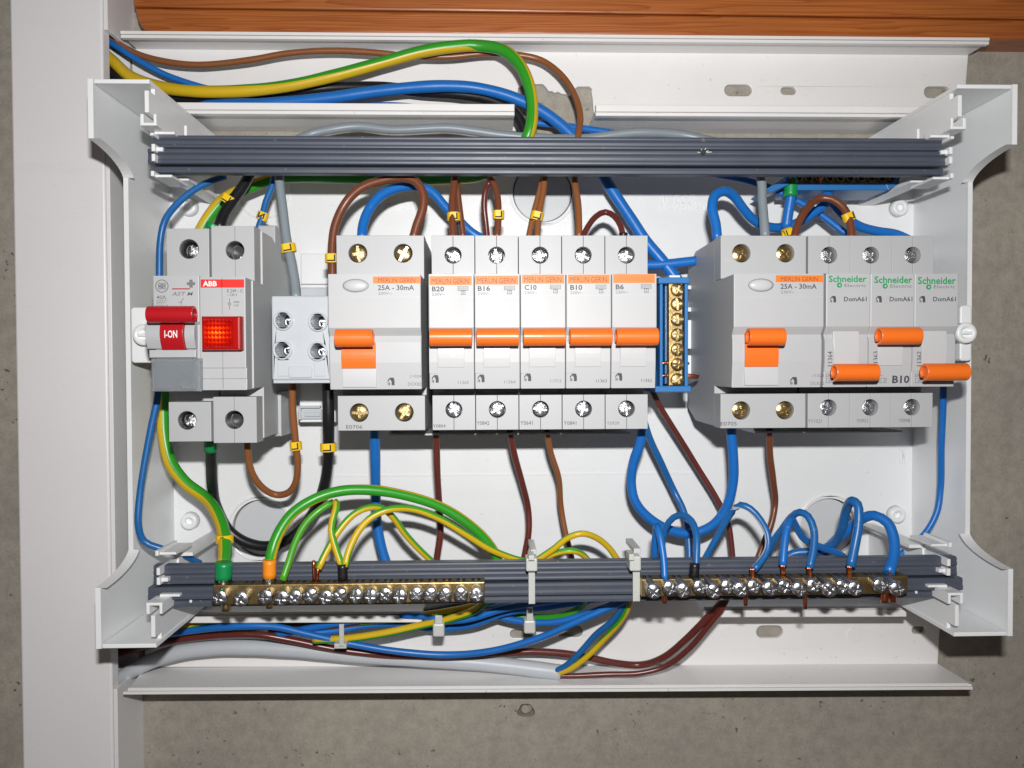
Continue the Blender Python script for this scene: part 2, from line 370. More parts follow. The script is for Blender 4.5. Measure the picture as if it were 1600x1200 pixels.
def T(par, s, px0, py0, px1, py1, h, m='ink', bold=.012, shear=0, rot=0, up=.07, ext=0, name='printed_text'):
    hf = h if callable(h) else (lambda z: h)
    h0 = hf(P(px0, (py0+py1)/2, 91)[1]) if callable(h) else h
    a = P(px0, py1, h0); b = P(px1, py0, h0)
    v, f = textgeo(s, bold)
    if not v: return
    x0 = min(q[0] for q in v); x1 = max(q[0] for q in v); y0 = min(q[1] for q in v); y1 = max(q[1] for q in v)
    vs = []
    for x, y in v:
        u = (x-x0)/(x1-x0); w = (y-y0)/(y1-y0)
        if rot: u, w = 1-w, u
        X = a[0]+(b[0]-a[0])*u+shear*(w-.5)*(b[1]-a[1]); Z = a[1]+(b[1]-a[1])*w
        vs.append((X, Z, hf(Z)+up))
    mb = MB(); mb.add(vs, f)
    if ext:
        # raised lettering: give the outline walls down to the surface
        cnt = {}
        for q in f:
            for i in range(len(q)):
                e = (q[i], q[(i+1) % len(q)]); cnt[frozenset(e)] = cnt.get(frozenset(e), 0)+1
        n = len(vs); base = [(x, z, hh-ext) for x, z, hh in vs]; mb.add(base, [])
        for e, k in cnt.items():
            if k == 1: i, j = tuple(e); mb.f.append([i, j, n+j, n+i]); mb.sm.append(False); mb.mi.append(0)
    o = part(name, mb, m, par); return o
def Rc(par, name, px0, py0, px1, py1, h, m, up=.05):
    hf = h if callable(h) else (lambda z: h)
    hh = hf(P(px0, (py0+py1)/2, 91)[1]) if callable(h) else h
    a = P(px0, py1, hh); b = P(px1, py0, hh)
    n = 4; vs = []; fs = []
    for i in range(n+1):
        z = a[1]+(b[1]-a[1])*i/n; q = hf(z)+up; vs += [(a[0], z, q), (b[0], z, q)]
    for i in range(n): fs.append([2*i, 2*i+1, 2*i+3, 2*i+2])
    mb = MB(); mb.add(vs, fs); return part(name, mb, m, par)
def frame_print(par, px0, py0, px1, py1, h, m='inksoft', t=.8):
    hf = h if callable(h) else (lambda z: h)
    hh = hf(P(px0, (py0+py1)/2, 91)[1])
    mb = MB()
    for q in ((px0, py0, px1, py0+t), (px0, py1-t, px1, py1), (px0, py0, px0+t, py1), (px1-t, py0, px1, py1)):
        a = P(q[0], q[3], hh); b = P(q[2], q[1], hh)
        mb.add([(a[0], a[1], hf(a[1])+.06), (b[0], a[1], hf(a[1])+.06), (b[0], b[1], hf(b[1])+.06), (a[0], b[1], hf(b[1])+.06)], [[0, 1, 2, 3]])
    return part('printed_frame', mb, m, par)
def house_print(par, px, py, h, s=1.0, m='ink'):
    hf = h if callable(h) else (lambda z: h)
    hh = hf(P(px, py, 91)[1]); mb = MB()
    for poly in ([(-6, 7), (-6, -1), (-7, -1), (-2, -7), (5, -7), (6.5, -1), (6.5, 7), (1, 7), (1, 0), (-2, -4), (-5, 0), (-5, 7)], [(-4, 2), (-2.2, 2), (-2.2, 7), (-4, 7)]):
        loop = [P(px+a*s, py+b*s, hh) for a, b in poly]
        o = [(p[0], p[1]) for p in loop]
        tri = tessellate_polygon([[Vector((a, b, 0)) for a, b in o]])
        mb.add([(a, b, hf(b)+.06) for a, b in o], [list(t) for t in tri])
    return part('house_symbol', mb, m, par)

# ---------------------------------------------------------------- screws
def screw_head(R, h, n=56, nr=14, slot=True):
    mb = MB(); vs = []; fs = []
    def H(x, y):
        r = math.hypot(x, y)/R
        z = .22*R*(1-r**2.6)
        if slot and abs(y) < .13*R: z -= .16*R
        for a, b in ((x, y), (y, x)):
            if abs(b) < .17*R and abs(a) < .68*R: z = min(z, .02*R-.5*R*(1-abs(a)/R)); break
        for a, b in ((x+y, x-y), (x-y, x+y)):
            if abs(b)*.707 < .05*R and .2*R < abs(a)*.707 < .6*R: z -= .07*R
        return z
    rs = [R*((k+1)/nr)**.9 for k in range(nr)]
    vs.append((0, 0, h+H(0, 0)))
    for r in rs:
        for i in range(n):
            a = 2*math.pi*i/n; x = r*math.cos(a); y = r*math.sin(a); vs.append((x, y, h+H(x*.999, y*.999)))
    for i in range(n): fs.append([0, 1+i, 1+(i+1) % n])
    for k in range(nr-1):
        for i in range(n): j = (i+1) % n; fs.append([1+k*n+i, 1+(k+1)*n+i, 1+(k+1)*n+j, 1+k*n+j])
    mb.add(vs, fs, False); return mb
def terminal_screw():          # head top at h=0, sunk body behind
    mb = screw_head(2.95, -.3); lathe(mb, 0, 0, [(3.0, -7), (3.0, -.6), (2.93, -.32)], 56); return mb
def rcd_screw():
    mb = screw_head(3.35, -.3); lathe(mb, 0, 0, [(3.4, -8), (3.4, -.6), (3.3, -.32)], 56); return mb
def bar_screw(L, R=2.9):
    def f():
        mb = screw_head(R, L-.1)
        lathe(mb, 0, 0, [(R*.8, -2), (R*.8, .2), (R*.86, .5), (R*.86, L-3.2), (R, L-2.6), (R, L-.5), (R*.93, L-.12)], 56)
        return mb
    return f
def put(me, name, par, x, z, h, rot=0, tilt=(0, 0)):
    o = bpy.data.objects.new(name, me); COL.objects.link(o); o.parent = par
    g = ORG.get(par.name, (0, 0, 0))
    o.location = ((x-g[0])*S, -(h-g[2])*S, (z-g[1])*S)
    o.rotation_euler = (tilt[0], rot, tilt[1]); return o

# ================================================================ THE SETTING
hole = [(P(822+13*math.cos(a)*(1+.2*math.sin(3*a)), 1110+12*math.sin(a)*(1+.15*math.cos(2*a)), 0)) for a in [i*math.pi/9 for i in range(18)]]
mb = MB(); prism(mb, [[(-900, -700), (900, -700), (900, 700), (-900, 700)], [(p[0], p[1]) for p in hole]], -60, 0, 'h', 0)
wall = part('concrete_wall', mb, 'concrete'); tag(wall, kind='structure')
mb = MB(); c = P(824, 1112, 0)
lathe(mb, c[0], c[1], [(5, -9), (5, -8), (3.0, -7), (2.6, -3.2), (1.2, -2.6)], 14); prism(mb, circ(c[0]-1, c[1]+.6, 2.3, 9), -8, -1.1, 'h', .5)
part('anchor_plug', mb, 'concrete', wall)

# wooden boards over the trunking
bz = 146.3
wd = thing('wooden_board', 'varnished orange pine boards with a seam running along the top of the picture', 'board', (0, bz, 0))
a0 = P(205, 0, 24)[0]
mb = MB(); zs = 158.8
lp = [(a0+5.5, bz+.2), (420, bz+1.0), (420, zs-3.4), (a0-1.6, zs-.5), (a0-.4, bz+6.5), (a0+1.2, bz+3.2), (a0+3, bz+1.2)]
prism(mb, lp, 0, 17, 'h', 1.3); part('plank', mb, 'wood', wd)
mb = MB(); lp = [(a0-1.7, zs-.2), (420, zs-3.1), (420, 215), (a0-6, 215)]
prism(mb, lp, 0, 17.6, 'h', .7); part('plank', mb, 'wood', wd)

# vertical trunking at the left
vt = thing('vertical_trunking', 'wide white vertical cable trunking running down the left side of the enclosure', 'trunking', (-210, -20, 0))
mb = MB(); box(mb, -232.6, -190.6, -330, 300, 22, 28.5, .9); part('lid', mb, 'lid', vt)
mb = MB(); box(mb, -231.5, -229.8, -330, 300, 0, 22, .1); box(mb, -229.8, -190, -330, 300, 0.3, 1.8, .1); part('base', mb, 'lid', vt)
for za, zb in ((P(165, 50, 25)[1], 300), (P(180, 965, 25)[1], P(180, 190, 25)[1]), (-330, P(183, 1076, 27)[1])):
    mb = MB(); box(mb, -190.4, -188.6, za, zb, 0, 27.6, .25); part('side_wall', mb, 'lid', vt)

# horizontal trunking above -------------------------------------------------
def poly(pts, h): return [P(a, b, h)[:2] for a, b in pts]
XR = 232.6; zb_top = 104.8; zt_top = 144.3
ht_ = thing('horizontal_trunking', 'white slotted metal trunking above the enclosure with a jagged broken cutout', 'trunking', (20, 125, 0))
notch = poly([(807, 172), (808, 150), (810, 137), (816, 132), (833, 131), (848, 131), (853, 136), (857, 142), (863, 142), (866, 145), (872, 143), (877, 146), (890, 148), (897, 143), (899, 138), (903, 135), (921, 135), (925, 139), (924, 142), (926, 155), (927, 170), (929, 185)], 3)
outer = [(-188.4, zt_top), (-188.4, zb_top)]+[(notch[0][0], zb_top)]+notch+[(notch[-1][0]+.6, zb_top), (XR-3, zb_top), (XR, zt_top)]
def slot(px0, py0, px1, py1, h=3):
    a = P(px0, py1, h); b = P(px1, py0, h); r = min((b[1]-a[1])/2-.01, (b[0]-a[0])/2-.01); return rrect(a[0], b[0], a[1], b[1], r)
mb = MB(); prism(mb, [outer, slot(1132, 132, 1175, 150), slot(1220, 136, 1244, 148), slot(1444, 135, 1486, 153)], .6, 3, 'h', .3)
part('back_plate', mb, 'trunk', ht_)
mb = MB(); box(mb, -186, XR, zt_top-.2, zt_top+1.1, 3, 18.5, 0)
for z0, z1, hh in ((zt_top+.1, zt_top+1.5, 20.4), (zt_top-1.6, zt_top-.2, 20)): prism(mb, [(z0, 17.6), (z1, 17.6), (z1, hh), (z0, hh)], -186, XR, 'x', .25)
part('upper_flange', mb, 'trunk', ht_)
def lower_flange(px0, px1, zz, s, par, nm, up=0):
    x0 = px0; x1 = px1; mb = MB()
    box(mb, x0, x1, min(zz, zz+s*1.3), max(zz, zz+s*1.3), 2.9, 31.5, .1)
    z0 = zz+s*.2; box(mb, x0, x1, min(z0, z0+s*3.3), max(z0, z0+s*3.3), 30, 33.2, .4)
    z0 = zz-s*1.5; box(mb, x0, x1, min(z0, z0+s*1.3), max(z0, z0+s*1.3), 29, 32.4, .35)
    return part(nm, mb, 'trunk', par)
lower_flange(-186, P(804, 175, 33)[0], zb_top, 1, ht_, 'lower_flange')
lower_flange(P(931, 175, 33)[0], P(1510, 175, 33)[0], zb_top, 1, ht_, 'lower_flange')

# horizontal trunking below
bt = thing('horizontal_trunking', 'white slotted metal trunking below the enclosure holding the thick pale sheathed cable', 'trunking', (20, -145, 0))
bt.rotation_euler.y = .010; zB = -166.2; zF = P(500, 962, 33)[1]; XB = P(1466, 1040, 3)[0]
mb = MB(); prism(mb, [[(-186, zB), (XB, zB-1), (XB+1.5, zF), (-186, zF)], slot(1182, 974, 1224, 994), slot(1425, 973, 1447, 985), slot(865, 977, 911, 996), slot(797, 984, 838, 998)], .6, 3, 'h', .3)
part('back_plate', mb, 'trunk', bt)
for i, l in enumerate((circ(*P(1135, 984, 3)[:2], 3), circ(*P(1335, 987, 3)[:2], 4))): part('stamped_mark', prism(MB(), l, 2.9, 3.3, 'h', .2), 'trunk', bt)
mb = MB(); prism(mb, [(-185.5, 3), (XB+1, 3), (XB+5, 30), (-183, 30)][::-1] if False else [(3, -186), (30, -182), (30, P(1521, 1068, 31)[0]), (3, XB)], zB-1.3, zB-.1, 'z', .1)
a = P(1520, 1068, 31)[0]
prism(mb, [(zB-.5, 28), (zB+.9, 28), (zB+.9, 31), (zB-.5, 31)], -182, a-2, 'x', .25, both=True)
prism(mb, [(zB-2.0, 28), (zB-.75, 28), (zB-.75, 31.6), (zB-2.0, 31.6)], -184, a, 'x', .25, both=True)
part('lower_flange', mb, 'trunk', bt)
lower_flange(-184, P(659, 960, 33)[0], zF-.95, -1, bt, 'upper_flange')
lower_flange(P(1100, 960, 33)[0], P(1416, 960, 33)[0], zF+.95, -1, bt, 'upper_flange')

# ================================================================ ENCLOSURE
XL, XRR = -170.9, 204.6; HW = 82; HP = 6
bx = thing('distribution_box', 'open white plastic distribution box with four curved corner horns and no cover', 'enclosure', (17, -13, 0))
zpt = P(800, 216, HP)[1]; zpb = P(800, 925, HP)[1]
kn = [(848, 300, 47, 53), (408, 826, 45, 52), (1296, 824, 46, 53)]
holes = []
for px, py, r1, r2 in kn:
    c = P(px, py, HP); holes.append(circ(c[0], c[1], r1*.3205, 40))
mb = MB(); prism(mb, [[(XL+1, zpb), (XRR-1, zpb), (XRR-1, zpt), (XL+1, zpt)]]+holes, 2.5, HP, 'h', .35); part('back_panel', mb, 'white', bx)
for px, py, r1, r2 in kn:
    c = P(px, py, HP); mb = MB(); prism(mb, circ(c[0], c[1], r1*.3205-.55, 40), 1.0, HP-2.6, 'h', .5); part('knockout', mb, 'knock', bx)
    mb = MB(); prism(mb, [circ(c[0], c[1], r2*.3205, 40), circ(c[0], c[1], r2*.3205-1.0, 40)], HP-.1, HP+.8, 'h', .3); part('knockout_rim', mb, 'white', bx)
for px, py, r in ((412, 300, 42), (1283, 296, 54), (1283, 296, 42)):
    c = P(px, py, HP); mb = MB(); prism(mb, [circ(c[0], c[1], r*.3205, 40), circ(c[0], c[1], r*.3205-1.0, 40)], HP-.1, HP+.7, 'h', .3); part('knockout_rim', mb, 'white', bx)
for px, py in ((293, 323), (295, 815), (1407, 324), (1403, 805)):
    c = P(px, py, 9); mb = MB(); lathe(mb, c[0], c[1], [(4.6, HP-.2), (4.0, 9.2), (3.6, 9.6), (1.9, 9.6), (1.7, 9.3), (1.6, 7.2)], 24)
    part('screw_boss', mb, 'white', bx)
for s, q in (('TOP', (784, 340, 820, 355)), ('OBEN', (774, 358, 830, 372)), ('HAUT', (879, 340, 925, 355)), ('ALTO', (876, 358, 925, 372)), ('ln 63A', (1033, 301, 1090, 318)), ('U~230/400', (1031, 317, 1112, 331)), ('IP30-DWT', (600, 315, 672, 332)), ('ON', (1405, 700, 1414, 725))):
    T(bx, s, *q, HP, 'white', bold=.0, up=.5, ext=.5, name='embossed_text')
mb = MB(); c = P(855, 362, HP); tri_o = [P(855, 348, HP)[:2], P(868, 372, HP)[:2], P(842, 372, HP)[:2]]
prism(mb, [tri_o, offset(tri_o if area(tri_o) > 0 else tri_o[::-1], .5)], HP-.1, HP+.35, 'h', 0); part('embossed_triangle', mb, 'white', bx)
for q in ((563, 250, 564.5, 345), (1001, 285, 1002.5, 360), (500, 741, 1100, 742.2)):
    part('panel_rib', pbox(MB(), q[0], q[1], q[2], q[3], HP-.1, HP+.3, .1), 'white', bx)

def hs(px, py, X):     # height at which plane x=X is seen at this pixel
    lo, hi = 0, 120
    for _ in range(40):
        m_ = (lo+hi)/2
        if (abs(P(px, py, m_)[0]) > abs(X)): lo = m_
        else: hi = m_
    return lo
HS = 52
zT, zBo = 101.2, -126.8
def wing_profile(side):
    X = XL if side < 0 else XRR
    pts = [(zT, 3), (zT, HW), (P(0, 216, HW)[1] if side < 0 else P(0, 222, HW)[1]+.5, HW)]
    c1 = pts[-1][0]
    for i in range(1, 11):
        t = i/10*math.pi/2; pts.append((c1-8.6*(.72*(1-math.cos(t))+.28*t/1.5708), HW-(HW-HS)*(.72*math.sin(t)+.28*t/1.5708)))
    c2 = P(0, 920, HW)[1] if side < 0 else P(0, 907, HW)[1]
    for i in range(0, 10):
        t = (1-i/10)*math.pi/2; pts.append((c2+8.6*(.72*(1-math.cos(t))+.28*t/1.5708), HW-(HW-HS)*(.72*math.sin(t)+.28*t/1.5708)))
    pts += [(c2, HW), (zBo, HW), (zBo, 3)]
    return pts
for side, X in ((-1, XL), (1, XRR)):
    mb = MB(); pr = wing_profile(side)
    prism(mb, pr, X, X-side*1.5, 'x', .2)
    # outer lip bead following the front edge
    part('side_wall', mb, 'white', bx)
    lipb = MB(); vs = []; fs = []
    fr = [p for p in pr[1:-1]]
    for z, h in fr:
        for dx, dh in ((side*.35, -2.2), (side*.35, .5), (-side*1.75, .5), (-side*1.75, -.6)): vs.append((X+dx, z, h+dh))
    for i in range(len(fr)-1):
        for j in range(4): k = (j+1) % 4; fs.append([i*4+j, i*4+k, i*4+4+k, i*4+4+j])
    fs += [[0, 1, 2, 3], [len(vs)-4+i for i in range(4)]]
    lipb.add(vs, fs); part('lip', lipb, 'white', bx)
    for seg in (pr[2:13], pr[13:24]):
        rb = MB(); vs = []; fs = []
        for z, h in seg:
            for dx, dh in ((-side*1.2, .55), (-side*4.2, .55), (-side*4.2, -.5), (-side*1.2, -.5)): vs.append((X+dx, z, h+dh))
        for i in range(len(seg)-1):
            for j in range(4): k = (j+1) % 4; fs.append([i*4+j, i*4+k, i*4+4+k, i*4+4+j])
        fs += [[0, 1, 2, 3], [len(vs)-4+i for i in range(4)]]
        rb.add(vs, fs); part('curve_rim', rb, 'white', bx)
# end walls + inner walls of the four horns
xi = {}
for side, zt, pxi, py in ((-1, 1, 232, 125), (1, 1, 1497, 130), (-1, -1, 243, 1012), (1, -1, 1492, 993)):
    X = XL if side < 0 else XRR; z = zT if zt > 0 else zBo
    xin = P(pxi, py, HW)[0]; xi[(side, zt)] = xin
    mb = MB(); box(mb, min(X, xin)+(2 if side < 0 else -.35), max(X, xin)+(.35 if side < 0 else -2), min(z, z-zt*1.7), max(z, z-zt*1.7), 3, HW+.3, .3)
    part('horn_end_wall', mb, 'white', bx)
    mb = MB(); zin = P(235, 272, 60)[1]-2 if zt > 0 else P(235, 870, 60)[1]+1
    lo, hi = (zin, z) if zt > 0 else (z, zin)
    za = z-zt*5; zb2 = z-zt*11
    # wall with a slot and stepped front, cut back where the cover rail clips in
    pr = [(z-zt*.9, 3.2), (z-zt*.9, HW), (z-zt*1.6, HW), (z-zt*1.8, HW-6), (z-zt*4.2, HW-6), (z-zt*4.4, HW), (z-zt*13, HW), (z-zt*13.4, HW-9), (z-zt*17.5, HW-11), (z-zt*18.2, 58), (zin, 56.2), (zin, 3.2)]
    prism(mb, pr, xin, xin+side*1.6, 'x', 0); part('horn_inner_wall', mb, 'white', bx)
    # ledge that runs back from the rail clip
    mb = MB(); box(mb, xin-(0 if side < 0 else 6), xin+(6 if side < 0 else 0), min(zin, zin+zt*1.6), max(zin, zin+zt*1.6), 6, 57, .3); part('ledge', mb, 'white', bx)
    # hooks
    mb = MB(); hz = z-zt*14; d = -side
    def hk(dx0, dx1, z0, z1, h0, h1): box(mb, xin+min(d*dx0, d*dx1), xin+max(d*dx0, d*dx1), min(z0, z1), max(z0, z1), h0, h1, .3)
    hk(-3.55, -2.2, hz+zt*.4, hz-zt*3.4, 62, HW+.1); hk(-3.6, 2.9, hz-zt*3, hz-zt*4.2, 62.2, HW); hk(1.7, 2.85, hz+zt*.4, hz-zt*3.4, 62, HW+.1)
    part('clip_hook', mb, 'white', bx)
    mb = MB(); hz = z-zt*16.5
    hk(9.2, 10.35, hz+zt*2.0, hz-zt*2.9, 40, 70); hk(1.75, 10.4, hz-zt*2.2, hz-zt*3.4, 40, 69)
    part('clip_hook', mb, 'white', bx)
    # teeth holding the cover rail
    for dz, w in ((18.8, 6.8), (36.3, 5.5)):
        mb = MB(); q = z-zt*dz; hk(-1.4, w, q+.55, q-.55, 56, 74); hk(-2.2, -.9, q+1.6*(1 if dz > 30 else -1), q-.5, 56, 76); part('rail_clip', mb, 'white', bx)
    mb = MB()
    for dz in (23.5, 27.5): hk(-2.2, -.8, z-zt*dz, z-zt*(dz+3), 56, 75)
    hk(-1.4, 1.6, z-zt*24.3, z-zt*26, 56, 73)
    part('rail_clip', mb, 'white', bx)
# ribs that run back along the side walls near the lower rail
for side, a, b in ((-1, (268, 845, 20), (300, 833, 7)), (1, (1408, 835, 8), (1500, 868, 40))):
    pass
# quarter-turn cover fasteners on the side walls
for px, tx0, tx1, py in ((222, 205, 243, 523), (1513, 1500, 1519, 520)):
    mb = MB(); a = P(tx0, py+44, 58); b = P(tx1, py-43, 58)
    prism(mb, rrect(a[0], b[0], a[1], b[1], 1.4), 46, 58, 'h', .6); part('fastener_tab', mb, 'white', bx)
    c = P(px, py, 63); fa = tag(part('cover_fastener', lathe(MB(), c[0], c[1], [(4.6, 56), (4.6, 61.6), (4.2, 62.4), (2.6, 62.4), (2.2, 61.6), (1.8, 61.2)], 26), 'white', bx))
    mb = MB(); prism(mb, rrect(c[0]-2.3, c[0]+2.3, c[1]-.6, c[1]+.6, .5), 61, 63, 'h', .3); part('fastener_slot', mb, 'white', fa)

# ---- dark cover rails
def rail(lbl, px0, px1, pytop, pybot, flip=False):
    z1 = P(800, pytop, 70)[1]; z0 = P(800, pybot, 70)[1]
    H = z1-z0; zm = z0
    x0 = P(px0, (pytop+pybot)/2, 71)[0]; x1 = P(px1, (pytop+pybot)/2, 71)[0]
    th = thing('cover_rail', lbl, 'rail', ((x0+x1)/2, (z0+z1)/2, 60))
    y = lambda f: z0+H*f
    G = [(.655, 1.0), (.215, .625), (0.0, .185)]
    if flip: G = [(.54, 1.0), (.20, .51), (0.0, .17)]
    mb = MB(); prism(mb, [(y(0.03), 64), (y(.97), 64), (y(.97), 66.5), (y(.03), 66.5)], x0+2.6, x1-2.6, 'x', .2, both=True)
    part('core', mb, 'rail', th)
    for i, (a, b) in enumerate(G):
        n = max(1, int(round((b-a)/.13))); hh = (70.2, 71.6, 69.6)[i]; pr = [(y(a)+.05, 66), (y(b)-.05, 66)]
        for k in range(n, 0, -1):
            u1 = a+(b-a)*k/n; u0 = a+(b-a)*(k-1)/n; st = hh+(.25 if k % 2 else 0)
            pr += [(y(u1)-.05, st-.45 if k == n else st-.3), (y(u1)-.4, st), (y((u0+u1)/2), st+.12), (y(u0)+.4, st)]
        pr += [(y(a)+.05, hh-.45)]
        ins = (1.8, 0, 1.2)[i]
        mb = MB(); prism(mb, pr, x0+ins, x1-ins, 'x', .15, both=True); part('groove_strip', mb, 'rail', th)
    return th
r1 = rail('upper slate grey ribbed plastic cover rail with a small burred drill hole', 232, 1480, 213.5, 272)
c = P(1099, 238, 72.5); mb = MB(); prism(mb, circ(c[0], c[1], 1.1, 12), 72, 72.55, 'h', 0); part('drill_hole', mb, 'dark', r1)
mb = MB()
for a, r, l in ((.3, 1.2, 2.1), (1.1, 1.2, 2.3), (2.2, 1.1, 1.8), (3.2, 1.2, 2.6), (0, 1.2, 3.4)):
    tube(mb, [(c[0]+r*math.cos(a), c[1]+r*math.sin(a), 72.5), (c[0]+l*math.cos(a), c[1]+l*math.sin(a)*.8, 73.0)], .16, 6)
part('burr', mb, 'whiteink', r1)
r2 = rail('lower slate grey ribbed plastic cover rail behind the two brass terminal bars', 232, 1503, 877, 943, True)

# ================================================================ DIN RAIL
dr = thing('mounting_rail', 'pale grey mounting rail behind the breakers, seen between the devices', 'rail', (17, -2, HP))
x0 = P(275, 500, 20)[0]; x1 = P(1440, 500, 20)[0]
mb = MB(); prism(mb, [(-17.5, 19), (-17.5, 20.2), (-12.6, 20.2), (-12.6, 13.2), (12.6, 13.2), (12.6, 20.2), (17.5, 20.2), (17.5, 19), (13.8, 19), (13.8, 12), (-13.8, 12), (-13.8, 19)], x0, x1, 'x', .1)
part('rail_profile', mb, 'block', dr)
for px in (300, 700, 1000, 1400):
    q = P(px, 500, 12)[0]; mb = MB(); box(mb, q-4, q+4, -20, 20, 5.5, 12, .2); part('rail_support', mb, 'white', dr)

# ================================================================ DEVICES
def housing(w, zt=40.5, zb=-40.0, ht=75, pr=None):
    def f():
        mb = MB()
        nose = pr or [(22.5, 93), (1.6, 93), (.6, 92.3), (-1.5, 90.7), (-4, 91.3), (-12, 91.3), (-22.5, 90.2)]
        prof = [(-34, 20.3), (34, 20.3), (zt-.6, 34), (zt-.2, ht-9), (nose[0][0], ht-9)]+nose+[(nose[-1][0], ht-9), (zb+.2, ht-9), (zb+.6, 34)]
        prism(mb, prof, .12, w-.12, 'x', .35, both=True); return mb
    return f
def term_cover(w, z0, z1, ht, holes, r, split=True, notch=0):
    def f():
        mb = MB()
        if split:
            cx, cz = holes[0]; g = .07
            n = 12
            L = [(.15, z0), (cx-g, z0), (cx-g, cz-r)]+[(cx+r*math.cos(a), cz+r*math.sin(a)) for a in [math.radians(-90-180*i/n) for i in range(1, n)]]+[(cx-g, cz+r), (cx-g, z1), (.15, z1)]
            R_ = [(w-.15, z0), (cx+g, z0), (cx+g, cz-r)]+[(cx+r*math.cos(a), cz+r*math.sin(a)) for a in [math.radians(-90+180*i/n) for i in range(1, n)]]+[(cx+g, cz+r), (cx+g, z1), (w-.15, z1)]
            if notch:
                L = [(.15, z0), (cx-3.6, z0), (cx-3.6, z0+2.0), (cx-g, z0+2.0)]+L[2:]
                R_ = [(w-.15, z0), (cx-3.4, z0), (cx-3.4, z0+1.5), (cx+g, z0+1.5)]+R_[2:]
            prism(mb, L, ht-9.2, ht, 'h', .12); prism(mb, R_, ht-9.2, ht+.02, 'h', .12)
        else:
            lo = [(.15, z0), (w-.15, z0), (w-.15, z1), (.15, z1)]
            prism(mb, [lo]+[circ(a, b, r, 30) for a, b in holes], ht-9.2, ht, 'h', .2)
        return mb
    return f
def lever_bar(x0, x1, zc, hc, r=3.3, gap=210):
    """rolled C-section finger bar: shell with a core set back from its ends"""
    mb = MB(); n = 26
    out = [(zc+r*1.03*math.cos(a), hc+r*math.sin(a)) for a in [math.radians(gap+20+320*i/n) for i in range(n+1)]]
    inn = [(zc+(r-1)*math.cos(a), hc+(r-1)*math.sin(a)) for a in [math.radians(gap+20+320*i/n) for i in range(n, -1, -1)]]
    prism(mb, out+inn, x0, x1, 'x', .25, both=True)
    prism(mb, [(zc+(r-.95)*math.cos(a), hc+(r-.95)*math.sin(a)) for a in [2*math.pi*i/20 for i in range(20)]], x0+.9, x1-.9, 'x', .05)
    for i in range(len(mb.sm)): mb.sm[i] = False
    return mb
def drum(x0, x1, z0, z1, h, bulge=.7, steps=8, h0=86):
    mb = MB(); pts = [(z0, h0)]+[(z0+(z1-z0)*i/steps, h+bulge*math.sin(math.pi*i/steps)) for i in range(steps+1)]+[(z1, h0)]
    prism(mb, pts, x0, x1, 'x', .12, both=True); return mb

def mcb(label, X0, up=True, w=18, group='orange lever circuit breakers'):
    th = thing('circuit_breaker', label, 'circuit breaker', (X0, 0, 0), group)
    part('housing', cached('mcb_housing', housing(w), 'device'), None, th)
    part('terminal_cover', cached('mcb_tc_u', term_cover(w, 22.6, 40.5, 75, [(9, 32.4)], 3.5, True, 1), 'device'), None, th)
    part('terminal_cover', cached('mcb_tc_l', term_cover(w, -40, -25.6, 75, [(9, -31.6)], 3.5, True, 0), 'device'), None, th)
    for z in (32.4, -31.6): put(cached('cav', lambda: prism(MB(), circ(0, 0, 3.45, 24), -1, 0, 'h', 0), 'steel'), 'dark_hole_floor', th, X0+9, z, 66.6)  # dark steel disc added so the hole floor looks shaded
    for z in (32.4, -31.6): put(cached('tscrew', terminal_screw, 'dullzinc'), 'terminal_screw', th, X0+9, z, 73.0+random.uniform(-.6, .4), random.uniform(0, 3.14), (random.uniform(-.04, .04), random.uniform(-.05, .05)))
    part('lever_window', cached('mcb_ins_%d' % up, lambda: drum(3.6, 13.9, -13.9, 0, 91.6, .55), 'insert'), None, th)
    if up: lv = part('lever', cached('mcb_lever_u', lambda: prism(lever_bar(.9, 17.2, -2.4, 98.0), [(-4.3, 91), (-.7, 91), (-1, 97), (-4, 97)], 3.8, 13.7, 'x', .1), 'orange'), None, th)
    else: lv = part('lever', cached('mcb_lever_d', lambda: prism(lever_bar(.6, 17.6, -16.6, 99.2), [(-17.5, 90), (-13.8, 90), (-14.5, 97.5), (-18, 97.5)], 3.8, 13.7, 'x', .1), 'orange'), None, th)
    mb = MB(); prism(mb, [(0, 3.6), (0, .15), (0, .15)], 0, 1) if False else None
    part('side_strip', cached('mcb_strip', lambda: prism(MB(), [(-16.4, 90.85), (-16.4, 91.18), (-11.9, 91.62), (-4.2, 91.62), (-2.6, 91.1), (-2.6, 90.5)], .15, 3.3, 'x', .08), 'device'), None, th)
    return th
_part = part
def part(name, mb, m, parent=None, **k):      # meshes from the cache already sit in their thing's own space
    return _part(name, mb, m, parent, **k)

